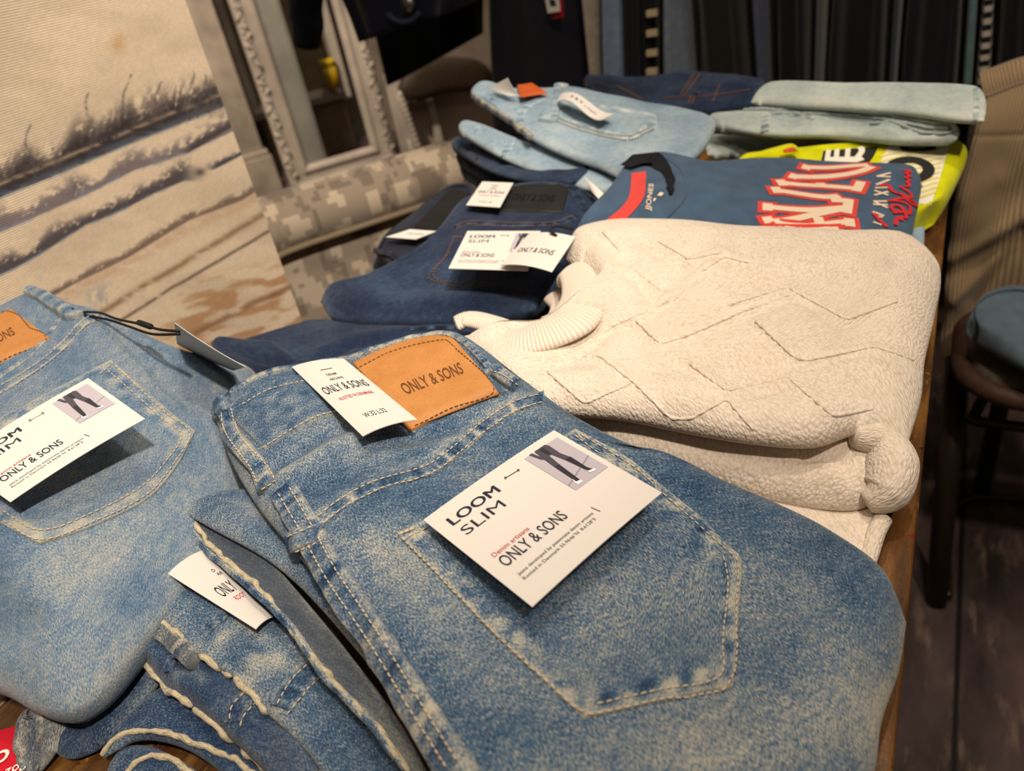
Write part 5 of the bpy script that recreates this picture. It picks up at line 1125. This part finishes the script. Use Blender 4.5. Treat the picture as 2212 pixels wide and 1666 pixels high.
# round-backed chair to the right of the frame
D3 = .35
rc = thing('round_back_chair', pl(940, 330, D3)*np.array([1, 1, 0]), 'dark brown half-round chair back in a carved white frame, beside the ornate frame', 'chair')
hp = [pl(*q, D3) for q in ((862, 196), (866, 178), (880, 152), (905, 134), (940, 126), (990, 124), (1030, 130), (1056, 152), (1058, 186), (960, 202), (880, 217))]
hc = catmull(np.array(hp), 60, True)[:-1]; cen = hc.mean(0); Vh = []
for s_, d_ in ((1.0, -.02), (1.0, .02), (.93, .035), (.7, .045), (.35, .05)): Vh.append(cen + (hc - cen)*s_ + n_m*d_)
nh = len(hc); mk('backrest', np.vstack(Vh), grid_faces(nh, 5, wrap=True) + [tuple(range(4*nh, 5*nh)), tuple(range(nh))[::-1]], leather('dark_brown_hide', (30, 22, 14), (58, 42, 26), 120), rc)
def bar(a, b, w, d, D): 
    p, q = pl(*a, D), pl(*b, D); q = q + (q - p)*.0; c = (p+q)/2; z = (q-p)/np.linalg.norm(q-p); x = np.cross(n_m, z); return box(c, (w, d, np.linalg.norm(q-p)), np.stack([x, n_m, z], 1))
mk('white_upright', *bar((845, 158), (888, 345), .075, .04, D3-.05), M_FRAME, rc, smooth=False)
mk('white_upright', *bar((928, 215), (955, 335), .035, .03, D3-.05), M_FRAME, rc, smooth=False)
mk('side_panel', *bar((960, 195), (995, 345), .46, .02, D3-.09), wall_mat('taupe_panel', (150, 134, 120)), rc, smooth=False)
cp = [pl(864 + 41*t, 205 + 118*t, D3) for t in np.linspace(0, 1, 12)]
ch = [tube([p - (cp[1]-cp[0])*.5, p + (cp[1]-cp[0])*.5], .016, 8) for p in cp[::11]]
mk('carved_strip', *join([tube(cp, .018, 8)] + [ell(p + n_m*.014, [u_m*.016, np.array([0, 0, .026]), n_m*.012]) for p in cp]), M_FRAME, rc)
for a in ((880, 300), (1010, 300)):
    b = pl(*a, D3-.05); mk('leg', *tube([b, b*np.array([1, 1, 0])], .022, 10), M_FRAME, rc)

# ------------------------------------------------------------------ clothes rail at the back
YR = 1.82
rl = thing('clothes_rail', (-0.75, YR, 1.4), 'black wall-mounted clothes rail holding the row of dark garments behind the table', 'clothes rail')
mk('hanging_bar', *tube([(-1.85, YR, 1.42), (0.5, YR, 1.42)], .014, 12), M_IRON, rl)
for x in (-.98, .5):
    mk('wall_bracket', *tube([(x, YR, 1.436), (x, 2.20, 1.436)], .010, 12), M_IRON, rl); mk('mounting_plate', *tube([(x, 2.186, 1.436), (x, 2.20, 1.436)], .04, 20), M_IRON, rl)
def garment(name, label, cat, mat, lt, lb, rt, rb, group='garments on the back rail', zb=0.42, dep=.34, y=YR, folds=5, seed=1, zt=1.34, yb=190, hanger=True, hem=None, stripes=None):
    """one hanging piece: edges given by photo pixels at the top of the picture and at its lower sight line"""
    A0, A1, B0, B1 = on_y(lt, 0, y-dep*.4), on_y(lb, yb, y-dep*.4), on_y(rt, 0, y-dep*.4), on_y(rb, yb, y-dep*.4)
    nz, n = 34, 44; V = []; rs = np.random.RandomState(seed); ph = rs.uniform(0, 6.28, 4); uvs = []
    for j, z in enumerate(np.linspace(zb, zt, nz)):
        t_ = min(1.25, max(-.35, (z-A1[2])/(A0[2]-A1[2]))); xl = A1[0] + (A0[0]-A1[0])*t_; xr = B1[0] + (B0[0]-B1[0])*t_
        c = (xl+xr)/2; w = max(.007, (xr-xl)/2*.92)
        if z > 1.15: w *= 1 - .45*((z-1.15)/(zt-1.15))**2
        for k in range(n):
            a = 2*math.pi*k/n; ca, sa = math.cos(a), math.sin(a)
            x = c + w*np.sign(ca)*abs(ca)**.55*(1 + .03*math.sin(3*z*6 + ph[1])); yy_ = y + dep/2*np.sign(sa)*abs(sa)**.5
            fold = min(.5*w, .018)*math.sin(folds*(x-c)/w*1.6 + ph[0] + .8*math.sin(z*4 + ph[2]))
            yy_ += fold*(1 if sa < 0 else 0.4)
            dz = 0
            if hem is not None and j < 3: dz = (3-j)/3*hem*((x-c)/w)
            V.append((x, yy_, z+dz)); uvs.append((x-c+yy_, z))
    t = thing(name, ((A1[0]+B1[0])/2, y, zb), label, cat, group)
    mk('cloth', np.array(V), grid_faces(n, nz, wrap=True) + [tuple(range(n))[::-1], tuple(range((nz-1)*n, nz*n))], mat, t, np.array(uvs))
    xm = (A0[0]+B0[0])/2; xs = V[-1][0]; xm = np.mean([v_[0] for v_ in V[-n:]])
    hk = [(xm, y, zt-.02), (xm, y, 1.405)] + [(xm, y + .018*math.sin(b), 1.4225 - .018*math.cos(b) + .0) for b in np.linspace(.3, 4.2, 9)]
    mk('hanger_hook', *tube(catmull([(xm, y, zt-.03), (xm, y, 1.38), (xm, y+.016, 1.41), (xm, y+.014, 1.433), (xm, y-.004, 1.438), (xm, y-.018, 1.425)], 24), .0022, 6), M_STAPLE, t)
    return t
def dk(c): return cloth('cloth_%d_%d_%d' % c, c, .10)
G = [('hanging_trousers', 'black-navy trousers with white and red swing tags, widest piece on the back rail', 'trousers', (30, 28, 38), 1042, 1040, 1258, 1286),
     ('hanging_shirt', 'cream shirt hanging between black-navy trousers and a pale blue shirt', 'shirt', (160, 148, 134), 1262, 1284, 1302, 1304),
     ('hanging_shirt', 'pale blue shirt hanging next to the cream shirt', 'shirt', (116, 128, 154), 1304, 1306, 1352, 1358),
     ('hanging_coat', 'narrow black coat hanging between pale blue shirt and barred garment', 'coat', (20, 19, 24), 1354, 1358, 1390, 1392),
     ('hanging_jumper', 'black knit with pale horizontal bars on the back rail', 'jumper', (14, 14, 16), 1392, 1394, 1428, 1428),
     ('hanging_cardigan', 'mottled grey-blue cardigan on the back rail', 'cardigan', (104, 114, 128), 1432, 1432, 1488, 1500),
     ('hanging_trousers', 'black brown-tinged trousers hanging beside the mottled grey-blue cardigan', 'trousers', (26, 23, 22), 1492, 1502, 1622, 1634),
     ('hanging_trousers', 'slate grey trousers hanging between two black pairs', 'trousers', (64, 70, 86), 1624, 1636, 1664, 1670),
     ('hanging_trousers', 'plain black trousers directly right of the slate grey pair', 'trousers', (15, 14, 18), 1668, 1672, 1762, 1758),
     ('hanging_shirt', 'narrow grey shirt edge hanging between two black trousers', 'shirt', (74, 74, 78), 1766, 1760, 1784, 1776),
     ('hanging_trousers', 'wide black trousers hanging right of the narrow grey shirt', 'trousers', (14, 14, 18), 1786, 1778, 1926, 1916),
     ('hanging_shirt', 'thin dusty blue shirt edge hanging among the black trousers', 'shirt', (46, 52, 70), 1930, 1918, 1950, 1936),
     ('hanging_trousers', 'blue-black trousers hanging left of the teal top', 'trousers', (15, 15, 22), 1952, 1938, 2086, 2074),
     ('hanging_blouse', 'teal top hanging beside the black and white striped jumper', 'top', (80, 106, 114), 2090, 2078, 2114, 2100),
     ('hanging_jumper', 'black and white striped jumper near the right end of the rail', 'jumper', None, 2120, 2104, 2150, 2140),
     ('hanging_coat', 'black coat at the right end of the rail beside the striped jumper', 'coat', (15, 15, 17), 2154, 2144, 2300, 2300)]
def striped():
    m = Mat('black_white_stripes', 0.9, .1, .1); w = m.n('ShaderNodeTexWave', Scale=15.5, Distortion=.2); w.bands_direction = 'Y'; m.l(m.uv((1, 1, 1)), w.inputs['Vector'])
    m.color(m.ramp(w.outputs['Fac'], [(0.48, lin((20, 20, 22))), (0.56, lin((170, 160, 148)))])); return m.m
for i, (nm, lab, cat, c, a, b, c2, d) in enumerate(G):
    t = garment(nm, lab, cat, striped() if c is None else dk(c), a, b, c2, d, seed=i+3, folds=4 if c2 - a > 80 else 2, zb=.66 if nm == 'hanging_blouse' else .42)
    if i == 0:
        k = Card([on_y(1178, -6, YR-.20), on_y(1208, -4, YR-.20), on_y(1211, 24, YR-.20), on_y(1184, 28, YR-.20)], 0, 'swing_tag', M_CARD, t, .002); k.add('tag_print', [k.flat([[(.25, .1), (.7, .1), (.75, .6), (.3, .6)]])], M_INK)
        Card([on_y(1190, -4, YR-.19), on_y(1216, 0, YR-.19), on_y(1218, 36, YR-.19), on_y(1194, 40, YR-.19)], 0, 'swing_tag', plain('red_tag', (170, 20, 34), .5), t, .002, label='red swing tag')
    if i == 4:
        for yb_ in (30, 73, 116, 156):
            q0, q1 = on_y(1398, yb_, YR-.178), on_y(1420, yb_-4, YR-.178); mk('pale_bar', *box((q0+q1)/2, (np.linalg.norm(q1-q0), .012, .012)), plain('pale_yellow_wool', (176, 160, 128), .9), t, smooth=False)
NV = dk((22, 24, 40))
zb_ = on_y(760, 72, YR-.3)[2]
garment('hanging_jacket', 'navy jacket with rounded pocket rim, front left piece on the back rail', 'jacket', NV, 712, 758, 1012, 1000, zb=zb_, yb=90, y=YR-.26, dep=.16, seed=31, folds=6, hem=.02)
garment('hanging_coat', 'long black coat behind the navy jacket, hem just above the round-backed chair', 'coat', dk((15, 15, 20)), 775, 812, 1030, 1030, zb=on_y(900, 138, YR)[2], yb=160, y=YR+.02, dep=.12, seed=32, folds=6, hem=.05)
sl = thing('hanging_coat', on_y(660, 60, YR-.1), 'sleeve of a navy coat hanging alone in front of the ornate frame opening', 'coat', 'garments on the back rail')
sp = catmull([on_y(672, -330, YR-.1), on_y(662, -80, YR-.1), on_y(660, 0, YR-.1), on_y(663, 60, YR-.1), on_y(664, 98, YR-.1)], 30)
v, f = tube(sp, np.interp(np.linspace(0, 1, 30), [0, .6, .9, 1], [.062, .052, .042, .036]), 22); v = v + .003*np.stack([wob(v, .06, 3), wob(v, .05, 4), 0*v[:, 0]], 1)
mk('sleeve', v, f, NV, sl); rp = on_y(672, -330, YR-.1)
sh = rp + np.array([-.01, .0, .0]); mk('shoulder', *tube(catmull([rp, rp + [-.06, .03, .03], (rp[0]-.14, YR-.05, rp[2]+.03), (rp[0]-.20, YR, rp[2]-.02)], 16), .055, 16), NV, sl)
mk('hanger_hook', *tube([(rp[0]-.14, YR, rp[2]+.02), (rp[0]-.14, YR, 1.435)], .0025, 6), M_STAPLE, sl)
# pocket detail on the navy jacket
jk = [o for o in bpy.data.objects if o.name.startswith('hanging_jacket')][0]
pk = [on_y(872 + 34*math.cos(t), 22 + 26*math.sin(t), YR-.345) for t in np.linspace(.2, 2.9, 18)]; mk('pocket_rim', *tube(pk, .006, 8), plain('slate_blue_trim', (50, 60, 86), .9), jk)
b_ = on_y(884, 8, YR-.345); mk('snap_button', *tube([b_, b_ + [0, -.008, 0]], .016, 16), M_STAPLE, jk)

# ------------------------------------------------------------------ chair with draped trousers at the right
CL = P(2022, 1302, -TABLE); 
chr_ = thing('metal_chair', (0.28, 1.16, 0), 'dark iron framed chair with a brown padded seat, right of the table', 'chair')
seat_z = TABLE - .30
def sq(px, py, z=-.30): return P(px, py, z)
sc_ = [sq(2130, 600), sq(2096, 700), sq(2092, 755), sq(2115, 800), sq(2160, 836), sq(2230, 856), sq(2420, 900)]
sx0, sx1, sy0, sy1 = sq(2092, 740)[0], .52, sq(2230, 856)[1], 1.215
def rrect(x0, x1, y0, y1, r, n=8):
    out = []
    for cx0, cy0, a in ((x1-r, y1-r, 0), (x0+r, y1-r, 90), (x0+r, y0+r, 180), (x1-r, y0+r, 270)):
        for t in np.linspace(0, 90, n): out.append((cx0 + r*math.cos(math.radians(a+t)), cy0 + r*math.sin(math.radians(a+t))))
    return np.array(out)
rr = rrect(sx0, sx1, sy0, sy1, .08); n_ = len(rr); cc = rr.mean(0); V = []
for s_, z in ((.93, -.030), (.99, -.022), (1, 0), (.98, .012), (.9, .022), (.6, .028), (.2, .03)): V += [(*(cc + (q_-cc)*s_), seat_z + z) for q_ in rr]
mk('seat', np.array(V), grid_faces(n_, 7, wrap=True) + [tuple(range(6*n_, 7*n_)), tuple(range(n_))[::-1]], leather('grey_brown_vinyl', (70, 60, 50), (96, 84, 70), 300), chr_)
rim = np.array([(*(cc + (q_-cc)*1.03), seat_z - .008) for q_ in rr]); rim = np.vstack([rim, rim[:1]]); mk('seat_rim', *tube(rim, .014, 10), leather('dark_brown_rim', (44, 28, 18), (74, 48, 32), 200), chr_)
lx, ly = CL[0], CL[1]
M_LEG = plain('dark_bronze_tube', (52, 42, 34), .4, .5, 0, .6)
YB = 1.262; RZ = on_y(2165, 200, YB)[2] - .022; yr = YB + .045
lt = sq(2056, 748); kx = sx0 + .05
mk('leg', *tube([(lx, ly, 0), (lt[0] + .01, lt[1], seat_z - .02)], .0165, 14), M_LEG, chr_); mk('leg', *tube([(sx1-.02, ly, 0), (sx1-.05, lt[1], seat_z - .02)], .0165, 14), M_LEG, chr_)
for x in (kx + .03, sx1 - .05): mk('back_leg', *tube([(x, yr, 0), (x, yr, RZ)], .0145, 14), M_LEG, chr_)
mk('rung', *tube([(lx, ly + .03, .36), (sx1-.03, ly + .03, .36)], .008, 10), M_LEG, chr_); mk('rung', *tube([(lx, ly + .03, .36), (kx + .03, yr, .36)], .008, 10), M_LEG, chr_)
mk('back_rail', *tube([(kx - .01, yr, RZ), (sx1-.04, yr, RZ)], .0145, 14), M_LEG, chr_)
fl = catmull([P(2048, 1290, -.735), P(2046, 1180, -.735), P(2056, 1104, -.735), P(2090, 1078, -.735), P(2140, 1075, -.735), P(2330, 1088, -.735)], 50); mk('floor_rail', *tube(fl, .007, 10), M_LEG, chr_)
bt = thing('draped_trousers', (0.12, YB, TABLE - .3), 'beige ribbed knit trousers draped over the chair back beside the table', 'trousers')
def yb3(px, py, d=0): return on_y(px, py, YB - d)
v0 = [yb3(2126, 206, -.02), yb3(2160, 194, -.02), yb3(2212, 176, -.02), yb3(2330, 150, -.02)]
u0_ = [yb3(2126, 206, -.02), yb3(2112, 262), yb3(2094, 330, .01), yb3(2066, 440, .015), yb3(2052, 520, .015), yb3(2044, 600, .02), yb3(2036, 700, .02), yb3(2022, 815, .015)]
v1_ = [yb3(2022, 815, .015), yb3(2060, 778, .015), yb3(2092, 722, .01), yb3(2130, 665, .01), yb3(2200, 640), yb3(2330, 640)]
u1_ = [yb3(2330, 150, -.02), yb3(2330, 400), yb3(2330, 640)]
cvs = [catmull(np.array(s), 200) for s in (v0, u1_, v1_, u0_)]; nu, nv = 90, 130; U = np.linspace(0, 1, nu); V_ = np.linspace(0, 1, nv)
a, b, c, d = at_s(cvs[0], U)[0], at_s(cvs[2], U)[0], at_s(cvs[3], V_)[0], at_s(cvs[1], V_)[0]
uu = U[None, :, None]; vv = V_[:, None, None]
Bq = (1-vv)*a[None] + vv*b[None] + (1-uu)*c[:, None] + uu*d[:, None] - ((1-uu)*(1-vv)*a[0] + uu*(1-vv)*a[-1] + (1-uu)*vv*b[0] + uu*vv*b[-1])
qq = proj(Bq.reshape(-1, 3)); am = np.zeros(nu*nv)
for ln, w, h in (([(2040, 560), (2100, 530), (2180, 480), (2230, 430)], 18, .010), ([(2050, 590), (2120, 550), (2200, 500)], 16, -.008), ([(2060, 640), (2130, 580), (2190, 500), (2230, 420)], 16, .008), ([(2100, 640), (2160, 570), (2210, 490)], 18, -.007), ([(2100, 290), (2212, 285)], 6, -.002), ([(2080, 420), (2150, 380)], 30, .006)):
    am += h*np.exp(-(seg_dist(qq, ln)/w)**2)
front = Bq.copy(); front[..., 1] -= am.reshape(nv, nu) + .004*wob(Bq, .08, 7) + .012*np.minimum(1, np.minimum(U, 1-U)[None, :]/.06)**.5
backq = Bq.copy(); backq[..., 1] += .006
mm = nu*nv; ring_ = [i for i in range(nu)] + [j*nu + nu-1 for j in range(1, nv)] + [(nv-1)*nu + i for i in range(nu-2, -1, -1)] + [j*nu for j in range(nv-2, 0, -1)]
fc_ = grid_faces(nu, nv) + grid_faces(nu, nv, mm, True) + [(ring_[i], ring_[(i+1) % len(ring_)], mm + ring_[(i+1) % len(ring_)], mm + ring_[i]) for i in range(len(ring_))]
Lw = np.linalg.norm(a[-1]-a[0]); uvq = np.stack([np.broadcast_to(U[None]*Lw, (nv, nu)).ravel(), np.broadcast_to(V_[:, None]*.5, (nv, nu)).ravel()], 1)
mk('front_drape', np.vstack([front.reshape(-1, 3), backq.reshape(-1, 3)]), fc_, M_BEIGERIB, bt, np.tile(uvq, (2, 1)))
tp = catmull(np.array(v0) + [0, .030, -.004], 40); mk('rail_fold', *tube(tp, .030, 14), M_BEIGERIB, bt, tube_uv(tp, 14, .022)[:, ::-1])
bk = Bq.copy()[: nv//2]; bk[..., 1] = YB + .075 + .004*wob(bk, .07, 9); mk('rear_drape', bk.reshape(-1, 3), grid_faces(nu, nv//2), M_BEIGERIB, bt, uvq[: nu*(nv//2)])
gs = thing('folded_jumper', sq(2200, 700), 'blue-grey jumper folded on the seat of the iron chair', 'jumper')
Slab([(2096, 690, -.225), (2122, 645, -.215), (2180, 622, -.21), (2240, 630, -.21), (2380, 640, -.21)], [(2380, 640, -.21), (2420, 760, -.23), (2400, 860, -.24)], [(2092, 708, -.24), (2140, 745, -.245), (2212, 790, -.245), (2300, 830, -.245), (2400, 860, -.24)], [(2096, 690, -.225), (2088, 700, -.233), (2092, 708, -.24)],
     up=.012, down=.016, r=.014, step=.006, seed=77, wr=.002, lam=.08, creases=[([(2130, 660), (2180, 650), (2240, 670)], 8, -.004)]).build('body', cloth('blue_grey_jersey', (84, 100, 112), .08), gs)
